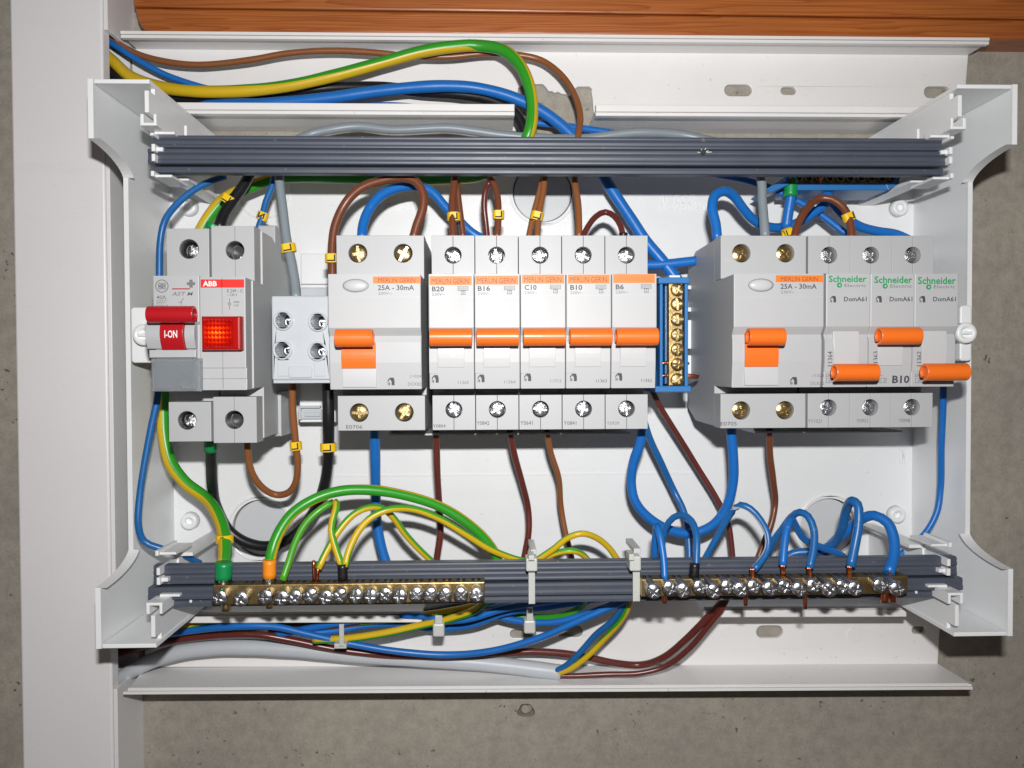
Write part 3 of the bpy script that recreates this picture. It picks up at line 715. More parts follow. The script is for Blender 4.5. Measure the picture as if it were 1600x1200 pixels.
X0 = -36.117; MC = []
dat = [('B20', 'Y0804', '11365', 3), ('B16', 'Y0842', '11364', 3), ('C10', 'Y0641', '11712', 3), ('B10', 'Y0841', '11363', 3), ('B6', 'Y0939', '11362', 2)]
desc = ['grey circuit breaker marked B20, first of five beside the residual current device', 'grey circuit breaker marked B16 with its orange lever up',
        'grey circuit breaker marked C10, middle of the five single breakers', 'grey circuit breaker marked B10 with an orange name strip, fourth in the left row',
        'grey circuit breaker marked B6, last before the blue terminal strip']
nx = [670, 741.5, 814.5, 886, 957, 1027.5]; tx = [674.4, 741.5, 811, 879.5, 946, 1012.5]; bxx = [671.6, 740, 808, 876, 943, 1010]
for i in range(5):
    th = mcb(desc[i], X0+18*i); a = nx[i]; k = (nx[i+1]-a)/72.0
    dy = (0, -1, -3, -3, -4)[i]*.8 + 1
    Rc(th, 'orange_label', a+1.2, 430.5+dy, a+67.5*k, 444.5+dy, 93, 'orangeprint')
    T(th, 'MERLIN GERIN', a+4.5, 434+dy, a+63*k, 442.5+dy, 93, 'inkbrown' if i != 4 else 'orange', .0, up=.1)
    T(th, dat[i][0], a+5, 446.5+dy, a+5+(19 if i != 4 else 13)*k, 454.5+dy, 93, 'ink', .02)
    T(th, '230V~', a+5, 456.5+dy, a+5+20*k, 461+dy, 93, 'inksoft', .0)
    T(th, '6000', a+47*k, 448+dy, a+60*k, 451.5+dy, 93, 'inksoft', .0); frame_print(th, a+45.5*k, 446.5+dy, a+62*k, 453+dy, 93)
    T(th, str(dat[i][3]), a+52.5*k, 454+dy, a+55.5*k, 458+dy, 93, 'inksoft', .0); frame_print(th, a+50.5*k, 453+dy, a+57.5*k, 459.5+dy, 93)
    mb = MB(); z = P(a, 463+dy, 93)[1]; box(mb, X0+18*i+.4, X0+18*i+17.6, z-.09, z+.09, 92.9, 93.04, 0); part('label_edge', mb, 'device2', th)
    house_print(th, a+10*k, 591+dy, HNOSE, .85)
    T(th, dat[i][2], a+46*k, 594+dy, a+63*k, 599+dy, HNOSE, 'ink' if i > 2 else 'inksoft', .0)
    T(th, dat[i][1], bxx[i]+5, (662, 657, 656.5, 657, 657.5)[i]+1, bxx[i]+24.5, (667, 663, 663, 663, 663)[i]+1, 75, 'ink' if i < 4 else 'inksoft', .0)
    T(th, 'O', a+35*k, 548+dy, a+40*k, 557+dy, 92.1, 'insert', .0, up=.12, name='embossed_text')
XG = 84.28
cod = [('11364', 'YY1021'), ('11363', 'Y0951'), ('11362', 'Y0948')]
d2 = ['grey circuit breaker with green print and lever down, beside the right residual current device', 'grey circuit breaker marked B10 with green print and its orange lever up',
      'rightmost grey circuit breaker with green print and its lever down']
ax = [1290.6, 1362, 1430]; by = [1253, 1325, 1391]
for i in range(3):
    th = mcb(d2[i], XG+36.95+17.8*i, up=(i == 1)); a = ax[i]; 
    T(th, 'Schneider', a+4, 430.5+i*1.0, a+63.5, 441+i*1.6, 93, 'greenink', .022)
    T(th, 'Electric', a+29, 443.5+i, a+62.5, 448.5+i, 93, 'inksoft', .0)
    mb = MB(); c = P(a+21, 445.5+i*1.5, 93); prism(mb, [circ(c[0], c[1], 1.05, 14), circ(c[0]+.1, c[1], .45, 14)], 93.0, 93.1, 'h', 0); part('logo_mark', mb, 'greenink', th)
    house_print(th, a+11, 467.5, 93, .72); T(th, 'DomA61', a+28, 463.5, a+63.5, 471, 93, 'ink', .015)
    mb = MB(); z = P(a, 460.5, 93)[1]; box(mb, XG+36.95+17.8*i+.4, XG+36.95+17.8*i+17.4, z-.09, z+.09, 92.9, 93.04, 0); part('label_edge', mb, 'device2', th)
    T(th, cod[i][0], a+2.5, 549, a+10, 572, 91.75, 'ink', .0, rot=1)
    T(th, '230V~', a-1, 584, a+17, 588.5, HNOSE, 'ink', .0); T(th, '6000', a+4, 592, a+15, 597, HNOSE, 'inksoft', .0); frame_print(th, a, 590.5, a+23, 598.5, HNOSE); T(th, '3', a+18, 592, a+21, 597, HNOSE, 'inksoft', .0)
    if i == 1: T(th, 'B10', a+32, 586.5, a+59, 599, HNOSE, 'ink', .03)
    T(th, cod[i][1], by[i]+9+(4 if i else 0), 655-i*.5, by[i]+31, 661-i*.5, 75, 'inksoft', .0)

def rcd(label, XX, nl, tcode, yo=0):
    w = 36.3
    th = thing('residual_current_device', label, 'breaker', (XX, 0, 0), 'residual current devices')
    part('housing', cached('rcd_housing', housing(w), 'device'), None, th)
    part('terminal_cover', cached('rcd_tu', term_cover(w, 22.6, 40.5, 75, [(8.9, 33.2), (27.5, 33.2)], 3.85, False), 'device'), None, th)
    part('terminal_cover', cached('rcd_tl', term_cover(w, -40, -25.6, 75, [(8.9, -32.6), (27.5, -32.6)], 3.85, False), 'device'), None, th)
    for z in (33.2, -32.6):
        for x in (8.9, 27.5): put(cached('rscrew', rcd_screw, 'brassscrew'), 'terminal_screw', th, XX+x, z, 73.6+random.uniform(-.3, .3), random.uniform(0, 3.14), (random.uniform(-.05, .05), random.uniform(-.05, .05)))
    # lever: upper roll, orange drum, white tab
    part('lever', cached('rcd_lever', lambda: prism(lever_bar(4.0, 18.2, -2.6, 98.2, 3.35), [(-5.2, 90), (-.6, 90), (-1, 97), (-4.5, 97)], 5, 17.8, 'x', .1), 'orange'), None, th)
    part('lever_drum', cached('rcd_drum', lambda: drum(5, 18.3, -14.2, -4, 92.0, .8), 'orange'), None, th)
    part('lever_tab', cached('rcd_tab', lambda: drum(5.2, 18.5, -21.6, -14.3, 91.2, .15), 'insert'), None, th)
    def btn():
        mb = MB(); n = 30
        vs = []; fs = []
        prof = [(1, 92.5), (1, 93.25), (.93, 93.6), (.75, 93.9), (.4, 94.1), (.02, 94.15)]
        for r, h in prof:
            for i in range(n): a = 2*math.pi*i/n; vs.append((10.9+4.75*r*math.cos(a), 18.0+2.35*r*math.sin(a), h))
        for k in range(len(prof)-1):
            for i in range(n): j = (i+1) % n; fs.append([k*n+i, k*n+j, (k+1)*n+j, (k+1)*n+i])
        fs.append([(len(prof)-1)*n+i for i in range(n)]); mb.add(vs, fs, True); return mb
    part('test_button', cached('rcd_btn', btn, 'insert'), None, th)
    part('button_rim', cached('rcd_rim', lambda: prism(MB(), [[(10.9+5.1*math.cos(a), 18+2.65*math.sin(a)) for a in [2*math.pi*i/30 for i in range(30)]], [(10.9+4.85*math.cos(a), 18+2.42*math.sin(a)) for a in [2*math.pi*i/30 for i in range(30)]]], 92.9, 93.1, 'h', 0), 'inksoft'), None, th)
    f = lambda px: nl+(px-513)*1.0
    Rc(th, 'orange_label', f(583), 432+yo, f(657), 443+yo, 93, 'orangeprint'); T(th, 'MERLIN GERIN', f(591), 434.5+yo, f(649), 441.5+yo, 93, 'inkbrown', .0, up=.1)
    T(th, '25A - 30mA', f(590.5), 445.5+yo, f(647), 453.5+yo, 93, 'ink', .015); T(th, '230V~', f(591), 456+yo, f(612), 460.5+yo, 93, 'inksoft', .0)
    house_print(th, f(611), 596+yo*.5, HNOSE, .85)
    T(th, '11024', f(641), 585.5+yo*.5, f(658.5), 590+yo*.5, HNOSE, 'inksoft', .0); T(th, 'DCKB2', f(637.5), 597.5+yo*.5, f(659), 602.5+yo*.5, HNOSE, 'inksoft', .0)
    mb = MB(); z = P(f(520), 464, 93)[1]; box(mb, XX+.4, XX+w-.4, z-.09, z+.09, 92.9, 93.04, 0); part('label_edge', mb, 'device2', th)
    T(th, tcode, nl+(28 if nl < 1000 else -16), 664-(5 if nl > 1000 else 0), nl+(53 if nl < 1000 else 9), 670-(5 if nl > 1000 else 0), 75, 'ink', .0)
    T(th, 'N', nl+(19 if nl < 1000 else -9), 403, nl+(27 if nl < 1000 else -1), 411, 75, 'device2', .0)
    return th
rcd('grey residual current device marked 25A 30mA with orange lever, at the left row', -75.2, 513, 'E0706')
rcd('grey residual current device marked 25A 30mA, left of the three green printed breakers', XG, 1142, 'E0705', -2)

# busbar strips under each row
for lbl, a, b in (('flat grey busbar strip under the five single breakers', 608, 985), ('flat grey busbar strip under the right breaker group', 1180, 1410)):
    q = P(a, 680, 58); r = P(b, 680, 58); mb = MB(); box(mb, q[0], r[0], -43.6, -42.8, 30, 58, .1)
    prism(mb, [(q[0], -42.8), (q[0]+1, -42.8), (q[0]+1, -40.2), (q[0], -40.2)], 30, 56, 'h', .1)
    single('busbar', mb, 'block', lbl, 'busbar', (q[0], -43, 40))

# ---- main switch (left)
xa = P(238, 520, 93)[0]; xb = P(310.5, 520, 93)[0]; w = xb-xa
ms = thing('main_switch', 'grey main switch marked 40A with a crimson toggle reading ON', 'switch', (xa, 0, 0))
prN = [(20.8, 91.5), (4.5, 91.5), (3.5, 90.0), (-22.3, 90)]
ta = P(261, 500, 78)[0]-xa; tb = P(328.5, 500, 78)[0]-xa
mb = prism(MB(), [(-34, 20.3), (34, 20.3), (41, 34), (41, 68), (21, 68), (21, 80), (-22, 80), (-22, 68), (-43, 68), (-43, 34)], ta+.1, tb-.1, 'x', .3, both=True)
_part('housing', mb, 'device2', ms, local=True)
mb = prism(MB(), [(22, 78), (22, 92), (4.2, 92), (3.0, 90.2), (-22.5, 90.2), (-22.5, 78)], 0, w, 'x', .35, both=True)
_part('nose', mb, 'device', ms, local=True)
zt1 = P(290, 357, 78)[1]; zt0 = 20.5; zl1 = P(290, 628, 78)[1]; zl0 = P(290, 690, 78)[1]
cu = P(295, 389, 78); cl = P(292, 657, 78)
_part('terminal_cover', term_cover(tb-ta, zt0, zt1, 78, [(cu[0]-xa-ta, cu[1])], 3.95, False)(), 'device', ms, local=True).location.x = ta*S
_part('terminal_cover', term_cover(tb-ta, zl0, zl1, 78, [(cl[0]-xa-ta, cl[1])], 3.8, False)(), 'device', ms, local=True).location.x = ta*S
for c in (cu, cl): put(cached('cav2', lambda: prism(MB(), [circ(0, 0, 3.75, 24), circ(0, 0, 3.45, 24)], -6.5, -1.2, 'h', 0), 'steel'), 'clamp_cage', ms, c[0], c[1], 78); put(cached('cav', None, 'steel'), 'dark_hole_floor', ms, c[0], c[1], 70)
for c in (cu, cl): put(cached('tscrew', terminal_screw, 'dullzinc'), 'terminal_screw', ms, c[0]+.4, c[1]-.5, 72.5, random.uniform(0, 3), (.1, .15))
ra = P(229, 490, 100)[0]-xa; rb = P(302, 490, 100)[0]-xa
zc_ = P(260, 491, 100)[1]
_part('lever', lever_bar(ra, rb, zc_, 98.5, 3.15), 'red', ms, local=True)
mb = MB()
for k in (-1, 0, 1): prism(mb, rrect(ra+4, rb-6, zc_+k*.9-.12, zc_+k*.9+.12, .1), 101.2, 101.75, 'h', 0)
_part('grip_ridge', mb, 'red', ms, local=True)
da = P(250, 520, 95)[0]-xa; db = P(286, 520, 95)[0]-xa; z1 = P(260, 503, 95)[1]; z0 = P(260, 546, 95)[1]
_part('lever_drum', drum(da, db, z0, z1+2, 93.4, 2.2, 10), 'red', ms, local=True)
_part('drum_shoulder', drum(P(229, 520, 93)[0]-xa, da-.1, z0+.4, z1+1, 92.2, 2.0, 10, 78), 'device', ms, local=True)
_part('drum_shoulder', drum(db+.1, P(305, 520, 93)[0]-xa, z0+.4, z1+1, 92.2, 2.0, 10, 78), 'device', ms, local=True)
T(ms, 'I-ON', 257, 516, 277, 528, 95.6, 'whiteink', .02, up=.1)
mb = MB(); pbox(mb, 233, 546.5, 306, 559, 88, 92.2, .3); _part('switch_ledge', mb, 'device', ms)
mb = MB(); pbox(mb, 241, 562, 305, 608, 84, 93.5, .4); _part('grey_card', mb, 'greycard', ms)
mb = MB(); pbox(mb, 236, 560, 313, 612, 92.6, 95.2, .7); _part('clear_window', mb, 'clear', ms)
mb = MB(); c = P(290, 597, 95.3); prism(mb, [circ(c[0], c[1], 2.9, 26), circ(c[0], c[1], 2.6, 26)], 95.1, 95.35, 'h', 0); _part('embossed_ring', mb, 'clear', ms)
mb = MB(); c = P(253, 447, 92)
prism(mb, [circ(c[0], c[1], 2.55, 26), circ(c[0], c[1], 2.2, 26)], 92.0, 92.08, 'h', 0)
for s_ in ((-.75, .6), (.75, .6), (-.75, -.6), (.75, -.6)): prism(mb, [circ(c[0]+s_[0], c[1]+s_[1], .75, 14), circ(c[0]+s_[0], c[1]+s_[1], .45, 14)], 92.0, 92.08, 'h', 0)
_part('round_logo', mb, 'inksoft', ms)
T(ms, 'GE', 249, 444, 257, 450, 92, 'inksoft', .0, shear=.2)
Rc(ms, 'red_line', 269, 450.5, 297, 452.3, 92, 'red'); T(ms, 'AST M', 269.5, 456, 301, 462, 92, 'inksoft', .01, shear=.35)
mb = MB()
for q in ((296, 437, 301, 449.5), (292, 441, 305, 445.5)):
    a = P(q[0], q[3], 92); b = P(q[2], q[1], 92); box(mb, a[0], b[0], a[1], b[1], 91.95, 92.07 if q[0] == 296 else 92.09, 0)
_part('cross_logo', mb, 'inksoft', ms)
T(ms, '40A', 244.5, 461.5, 260, 467.5, 92, 'inksoft', .01); T(ms, '240V~', 244.5, 470.5, 261, 474.5, 92, 'inksoft', .0); T(ms, '6000/1A', 243, 475.8, 263, 479, 92, 'inksoft', .0)
Rc(ms, 'thin_line', 244, 468.6, 262, 469.3, 92, 'inksoft')
mb = MB()
for a, b in (((283, 476), (284, 470)), ((284, 470), (287, 466)), ((284, 473), (279, 472))):
    tube(mb, [P(*a, 92), P(*b, 92)], .12, 6)
_part('switch_symbol', mb, 'inksoft', ms)

# ---- indicator light
xa = P(312.3, 520, 92)[0]; xb = P(384, 520, 92)[0]; w = xb-xa
il = thing('indicator_light', 'grey indicator module with a red ABB strip and a glowing red lens', 'indicator', (xa, 0, 0))
ta = P(331, 500, 79)[0]-xa; tb = P(399, 500, 79)[0]-xa; tbl = P(405, 620, 79)[0]-xa
mb = prism(MB(), [(-34, 20.3), (34, 20.3), (36, 34), (43, 55), (43, 70), (21, 70), (21, 84), (-22, 84), (-22, 70), (-43.2, 70), (-43.2, 45), (-38, 34)], ta+.1, tb+.6, 'x', .3, both=True)
_part('housing', mb, 'device2', il, local=True)
mb = prism(MB(), [(21.5, 78), (21.5, 92), (-13.8, 92), (-13.9, 91), (-18, 91.2), (-18.2, 90.7), (-22.5, 91), (-22.5, 78)], 0, w, 'x', .35, both=True)
_part('nose', mb, 'device', il, local=True)
cu = P(367, 391, 79); cl = P(366, 656, 79)
zt1 = P(367, 353, 79)[1]; zl1 = P(367, 620, 79)[1]; zl0 = P(367, 692, 79)[1]
_part('terminal_cover', term_cover(tb-ta, 20, zt1, 79, [(cu[0]-xa-ta, cu[1])], 3.8, True)(), 'device', il, local=True).location.x = ta*S
_part('terminal_cover', term_cover(tbl-ta-1, zl0, zl1, 79, [(cl[0]-xa-ta, cl[1])], 3.8, True)(), 'device', il, local=True).location.x = ta*S
for c in (cu, cl): put(cached('cav2', None, 'steel'), 'clamp_cage', il, c[0], c[1], 79); put(cached('cav', None, 'steel'), 'dark_hole_floor', il, c[0], c[1], 71)
for c in (cu, cl): put(cached('tscrew', terminal_screw, 'dullzinc'), 'terminal_screw', il, c[0]+.9, c[1]-.7, 70.5, random.uniform(0, 3), (.12, .2))
Rc(il, 'red_label', 313.5, 436.5, 381.5, 449.5, 92, 'redprint'); T(il, 'ABB', 317, 439, 339, 447.5, 92, 'whiteink', .035, up=.12)
T(il, 'E 249 - C', 355, 452, 379.5, 457, 92, 'ink', .0); T(il, '~ 230 V', 355, 458.8, 371, 462.5, 92, 'ink', .0); T(il, 'max', 365.5, 470.5, 374, 473.5, 92, 'ink', .0); T(il, '2 W', 365.5, 475.5, 373, 479, 92, 'ink', .0)
mb = MB(); c = P(358.5, 475, 92); prism(mb, [circ(c[0], c[1], .6, 14), circ(c[0], c[1], .42, 14)], 92, 92.07, 'h', 0)
tube(mb, [P(358.5, 466, 92), P(358.5, 472.6, 92)], .09, 6); tube(mb, [P(358.5, 477.4, 92), P(358.5, 484, 92)], .09, 6); _part('lamp_symbol', mb, 'ink', il)
mb = MB(); a = P(347.3, 492, 92)[0]
for za, zb_ in ((P(0, 434, 92)[1], P(0, 493, 92)[1]), (P(0, 551, 92)[1], P(0, 608, 92)[1])): box(mb, a-.07, a+.07, zb_, za, 91.9, 92.05, 0)
_part('seam', mb, 'inksoft', il)
# lens with a grid of pyramids
la = P(314, 494, 97); lb = P(375.5, 547, 97); lc = ((la[0]+lb[0])/2-1.5, (la[1]+lb[1])/2)
mb = MB(); box(mb, la[0]-lc[0], lb[0]-lc[0], lb[1]-lc[1], la[1]-lc[1], -6, 0, .8)
nx_, nz_ = 8, 6; sx = (lb[0]-la[0]-3.6)/nx_; sz = (la[1]-lb[1]-2)/nz_
for i in range(nx_):
    for j in range(nz_):
        x = la[0]-lc[0]+1+i*sx; z = lb[1]-lc[1]+1+j*sz; 
        pv = [(x, z, .02), (x+sx, z, .02), (x+sx, z+sz, .02), (x, z+sz, .02), (x+sx/2, z+sz/2, 1.3)]
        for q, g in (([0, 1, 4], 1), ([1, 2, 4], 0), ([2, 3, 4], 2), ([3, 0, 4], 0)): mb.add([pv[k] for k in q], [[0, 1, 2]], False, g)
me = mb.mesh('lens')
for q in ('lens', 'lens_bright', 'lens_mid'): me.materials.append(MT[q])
put(me, 'lens', il, lc[0], lc[1], 97)

# ---- white bits mounted beside the indicator
sp = thing('end_stop', 'pale grey mounting clip behind the indicator module, beside the terminal block', 'clip', (-95, 0, 20))
mb = MB(); pbox(mb, 404, 352, 430, 458, 30, 46, .6); _part('upper_leg', mb, 'device', sp)
mb = MB(); pbox(mb, 404, 455, 436, 612, 20, 40, .8); _part('body', mb, 'device2', sp)
mb = MB(); pbox(mb, 409, 612, 439, 682, 30, 48, .6); _part('lower_leg', mb, 'device2', sp)
mb = MB()
for px in (412, 420, 430): pbox(mb, px, 622, px+2.5, 678, 47, 50, .2)
_part('rib', mb, 'device', sp)
mb = MB(); c = P(426, 444, 47); prism(mb, rrect(c[0]-.8, c[0]+.8, c[1]-2.6, c[1]+2.6, .7), 46, 47.5, 'h', .3); c = P(432, 640, 47); prism(mb, rrect(c[0]-.8, c[0]+.8, c[1]-2, c[1]+2, .7), 47, 49.2, 'h', .3); _part('button', mb, 'white', sp)
cp = thing('rail_clip_block', 'white rail clip block behind the two hole terminal block', 'clip', (-90, 0, 10))
mb = MB(); pbox(mb, 470, 396, 520, 444, 6, 9.5, .5); _part('upper_plate', mb, 'white', cp)
mb = MB(); pbox(mb, 455, 449, 520, 466, 8, 15, .5); _part('shelf', mb, 'block', cp)
mb = MB(); pbox(mb, 468, 596, 524, 660, 8, 24, .6); _part('lower_plate', mb, 'white', cp)
mb = MB(); pbox(mb, 466, 634, 500, 638, 24, 27, .3); pbox(mb, 466, 638, 470, 656, 24, 27, .3); _part('frame', mb, 'block', cp)
mb = MB(); pbox(mb, 470, 640, 505, 655, 23.8, 26, .3); pbox(mb, 476, 644, 500, 651, 25.8, 27, .2); _part('tongue', mb, 'block', cp)

# ---- terminal block 2x2
HB = 84
q0 = P(425, 594, HB); q1 = P(516, 462, HB)
tbk = thing('terminal_block', 'glossy pale terminal block with four round sockets holding grey, brown and black cables', 'terminal block', (q0[0], 0, 0))
cs = [P(443, 501, HB), P(497.5, 503, HB), P(442, 547, HB), P(497, 549, HB)]
mb = MB(); prism(mb, [rrect(q0[0], q1[0], q0[1], q1[1], .8)]+[circ(c[0], c[1], 2.9, 28) for c in cs], 30, HB, 'h', .7); _part('body', mb, 'block', tbk)
mb = MB(); prism(mb, [(q0[0]-1.2, q0[1]+.6), (q0[0]+.2, q0[1]+.6), (q0[0]+.2, q1[1]-2), (q0[0]-.6, q1[1]-2)], 34, HB-7, 'h', .4); _part('left_cheek', mb, 'block', tbk)
for c in cs:
    mb = MB(); n = 28
    lathe(mb, c[0], c[1], [(3.9, HB-.5), (3.95, HB+.6), (3.6, HB+1.2), (3.2, HB+1.2), (2.85, HB+.6), (2.85, HB-8)], n)
    rim = prism(MB(), [circ(c[0], c[1], 3.95, n), circ(c[0], c[1], 2.9, n)], HB-.6, HB+1.3, 'h', .4); so = _part('socket_rim', rim, 'block', tbk)
    mb = MB(); lathe(mb, c[0], c[1], [(2.86, HB-16), (2.86, HB-12), (2.2, HB-11.5), (2.2, HB-9.5), (1.6, HB-9), (1.2, HB-9.3), (.5, HB-10.8)], 20); _part('clamp_screw', mb, 'zinc', so)
mb = MB(); prism(mb, rrect(P(451, 580, HB)[0], P(488, 580, HB)[0], P(460, 590.5, HB)[1], P(460, 572, HB)[1], 1.0), HB-.3, HB+.7, 'h', .3); _part('centre_tab', mb, 'block', tbk)
for a in (434, 491):
    mb = MB(); prism(mb, rrect(P(a, 590, HB)[0], P(a+17, 590, HB)[0], P(a, 588, HB)[1], P(a, 563, HB)[1], .3), HB-.3, HB+.35, 'h', .2)
    sl = _part('latch', mb, 'block', tbk); mb = MB(); pbox(mb, a, 561, a+17, 562.6, HB-.2, HB+.1, 0); _part('slit', mb, 'dark', sl)
mb = MB(); pbox(mb, 427, 593, 517, 599, 40, HB-1, .3); _part('bottom_lip', mb, 'block', tbk)

# ---- blue upright neutral strip between the groups
HBt = 62
bb = thing('neutral_strip', 'upright brass screw strip in a blue plastic holder between the two breaker groups', 'terminal strip', (P(1055, 520, 60)[0], 0, 20))
a = P(1030, 600, HBt); b = P(1076, 440, HBt)
mb = MB(); box(mb, a[0], b[0], a[1], b[1], 20, 46, .3); _part('holder', mb, 'bluebox', bb)
mb = MB(); pbox(mb, 1031, 436, 1036, 606, 30, HBt, .4); pbox(mb, 1039, 444, 1042, 600, 44, 57, .3); pbox(mb, 1070, 436, 1075.5, 606, 30, HBt, .4); _part('holder_side', mb, 'bluebox', bb)
mb = MB(); pbox(mb, 1029, 433, 1078, 443, 24, HBt+2, .4); _part('holder_cap', mb, 'bluebox', bb)
mb = MB(); pbox(mb, 1024, 603, 1080, 613, 24, HBt+2, .4); pbox(mb, 1026, 578, 1036, 606, 24, 56, .6); _part('holder_foot', mb, 'bluebox', bb)
mb = MB(); pbox(mb, 1046, 430, 1063, 436, 24, HBt+1, .3); _part('white_tab', mb, 'white', bb)
a = P(1045, 603, HBt); b = P(1067, 441, HBt)
mb = MB(); box(mb, a[0], b[0], a[1], b[1], 46, HBt, .4); br = _part('brass_bar', mb, 'brass', bb)
for py in (453, 475, 499, 523, 546, 569, 593):
    c = P(1058, py, HBt+1.5); put(cached('bscrew0', bar_screw(2.4, 2.75), 'brassscrew'), 'screw', bb, c[0], c[1], HBt, random.uniform(0, 3), (random.uniform(-.05, .05), random.uniform(-.1, .1)))
    mb = MB(); c = P(1041, py, 58); prism(mb, circ(c[0], c[1], .8, 12), 57, 57.5, 'h', 0) if False else None
mb = MB()
for (x0_, y0_, x1_, y1_) in ((1031, 568, 1049, 567), (1066, 567, 1075, 568), (1031, 588, 1047, 586), (1068, 586, 1091, 588), (1068, 589, 1089, 590)):
    tube(mb, [P(x0_, y0_, 57), P((x0_+x1_)/2, (y0_+y1_)/2-.5, 57.5), P(x1_, y1_, 56)], .75, 8)
_part('copper_end', mb, 'copper', bb)
mb = MB()
for q in ((1071, 446, 1090, 452), (1071, 480, 1090, 487), (1071, 555, 1090, 586), (1072, 500, 1084, 545)): pbox(mb, *q, 18, 26, .3)
_part('white_backing', mb, 'white', bb)

# ---- blue terminal strip tucked under the upper rail
ub = thing('neutral_strip', 'blue terminal strip with brass inserts tucked under the upper cover rail at right', 'terminal strip', (P(1300, 285, 40)[0], 70, 20))
a = P(1238, 297, 44); b = P(1388, 287, 44)
mb = MB(); box(mb, a[0], b[0], a[1], b[1]+.4, 22, 44, .4); _part('holder', mb, 'bluebox', ub)
mb = MB(); qa = [P(*q, 45)[:2] for q in ((1388, 297), (1405, 286), (1407, 276), (1403, 275), (1400, 283), (1384, 288))]; prism(mb, qa, 24, 45, 'h', .3); _part('holder_arm', mb, 'bluebox', ub); mb = MB()
qa = [P(*q, 45)[:2] for q in ((1196, 296), (1206, 290), (1227, 284), (1228, 276), (1232, 277), (1232, 289), (1205, 301))]; prism(mb, qa, 24, 46, 'h', .3); _part('holder_arm', mb, 'bluebox', ub)
mb = MB(); a = P(1238, 289, 42); b = P(1402, 272, 42); box(mb, a[0], b[0], a[1]+.5, b[1], 24, 40, .3); _part('brass_bar', mb, 'brass', ub)
for i in range(10):
    c = P(1250+i*16.4, 276.5, 43); mb = MB(); prism(mb, [circ(c[0], c[1], 1.9, 16), circ(c[0], c[1], 1.35, 16)], 39.8, 41.4, 'h', .2); r_ = _part('screw_ring', mb, 'brassscrew', ub)
    mb = MB(); prism(mb, circ(c[0], c[1], 1.34, 14), 39.6, 40.3, 'h', 0); _part('socket', mb, 'dark', r_)

# ---- brass terminal bars in front of the lower rail
def bar(label, px0, px1, py0, py1, xs, long_, cat='terminal bar', tilt=0, skip=()):
    hb = 80
    a = P(px0, py1, hb); b = P(px1, py0+9, hb); a2 = P(px1, py1-(py1-(944 if px0 < 900 else 933)), hb)
    th = thing('terminal_bar', label, cat, ((a[0]+b[0])/2, (a[1]+b[1])/2, 72))
    zlo, zhi = P((px0+px1)/2, py1, hb)[1], P((px0+px1)/2, py0+9, hb)[1]
    mb = MB(); box(mb, a[0], b[0], zlo, zhi, 72.8, hb, .35); bo = _part('brass_body', mb, 'brass', th)
    for i, px in enumerate(xs):
        L = long_[i % len(long_)]
        c = P(px, (py0+py1)/2+8+(3 if L > 9 else 0), hb+L); key = 'bs%.1f' % L
        put(cached(key, bar_screw(L), 'zinc'), 'clamp_screw', th, c[0], (zlo+zhi)/2+(.9 if px0 < 900 else 1.6)+random.uniform(-.2, .2), hb, random.uniform(0, 3.1), (random.uniform(.00, .05), random.uniform(-.04, .09)))
        # wire hole in the upper edge, its gleam put in as a bright strip
        if i in skip: continue
        mb = MB(); prism(mb, [(-0.01+hb-6.2, c[0]-1.9), (hb-2.2, c[0]-1.9), (hb-2.2, c[0]+1.9), (hb-6.2, c[0]+1.9)], zhi-.02, zhi+.05, 'z', 0); ho = _part('wire_hole', mb, 'dark', th)
        mb = MB(); prism(mb, [(hb-6, c[0]-.5), (hb-2.4, c[0]-.5), (hb-2.4, c[0]+.5), (hb-6, c[0]+.5)], zhi, zhi+.12, 'z', 0); _part('hole_gleam', mb, 'brassscrew', ho)
    return th
exs = [343, 375, 414, 438, 460, 485, 508, 532, 555, 578, 602, 625, 650, 673, 696, 719, 743]
bar('left brass earth terminal bar with a row of seventeen bright screws', 333, 757, 903, 943, exs, [6.5, 9, 6.5, 8, 7.5])
nxs = [1023, 1047, 1071, 1094, 1117, 1138, 1160, 1180, 1205, 1225, 1252, 1273, 1299, 1318, 1339, 1377, 1406]
bar('right brass neutral terminal bar crowded with alternating long and short screws', 1003, 1419, 894, 930, nxs, [11, 7])

# ================================================================ WIRES
def wire(name, label, m, dia, pts, stripe=None, cat='wire', group=None, rf=None, thr=.15):
    pp = [P(*p) for p in pts]
    mb = MB(); tube(mb, pp, dia/2, 20, stripe, rf=rf, thr=thr)
    return single(name, mb, m, label, cat, pp[0], group)
def H(pts, hs_):
    """pts of pixels, heights given at some indexes -> interpolate"""
    ks = sorted(hs_); out = []
    for i, (x, y) in enumerate(pts):
        if i <= ks[0]: h = hs_[ks[0]]
        elif i >= ks[-1]: h = hs_[ks[-1]]
        else:
            a = max(k for k in ks if k <= i); b = min(k for k in ks if k >= i)
            h = hs_[a] if a == b else hs_[a]+(hs_[b]-hs_[a])*(i-a)/(b-a)
        out.append((x, y, h))
    return out
def boot(par, pts, r, m, name='ferrule', n=18):
    pp = [P(*p) for p in pts]; mb = MB(); tube(mb, pp, r, n); return _part(name, mb, m, par)
GYm = ['green', 'yellow']; LYm = ['lime', 'yellow']
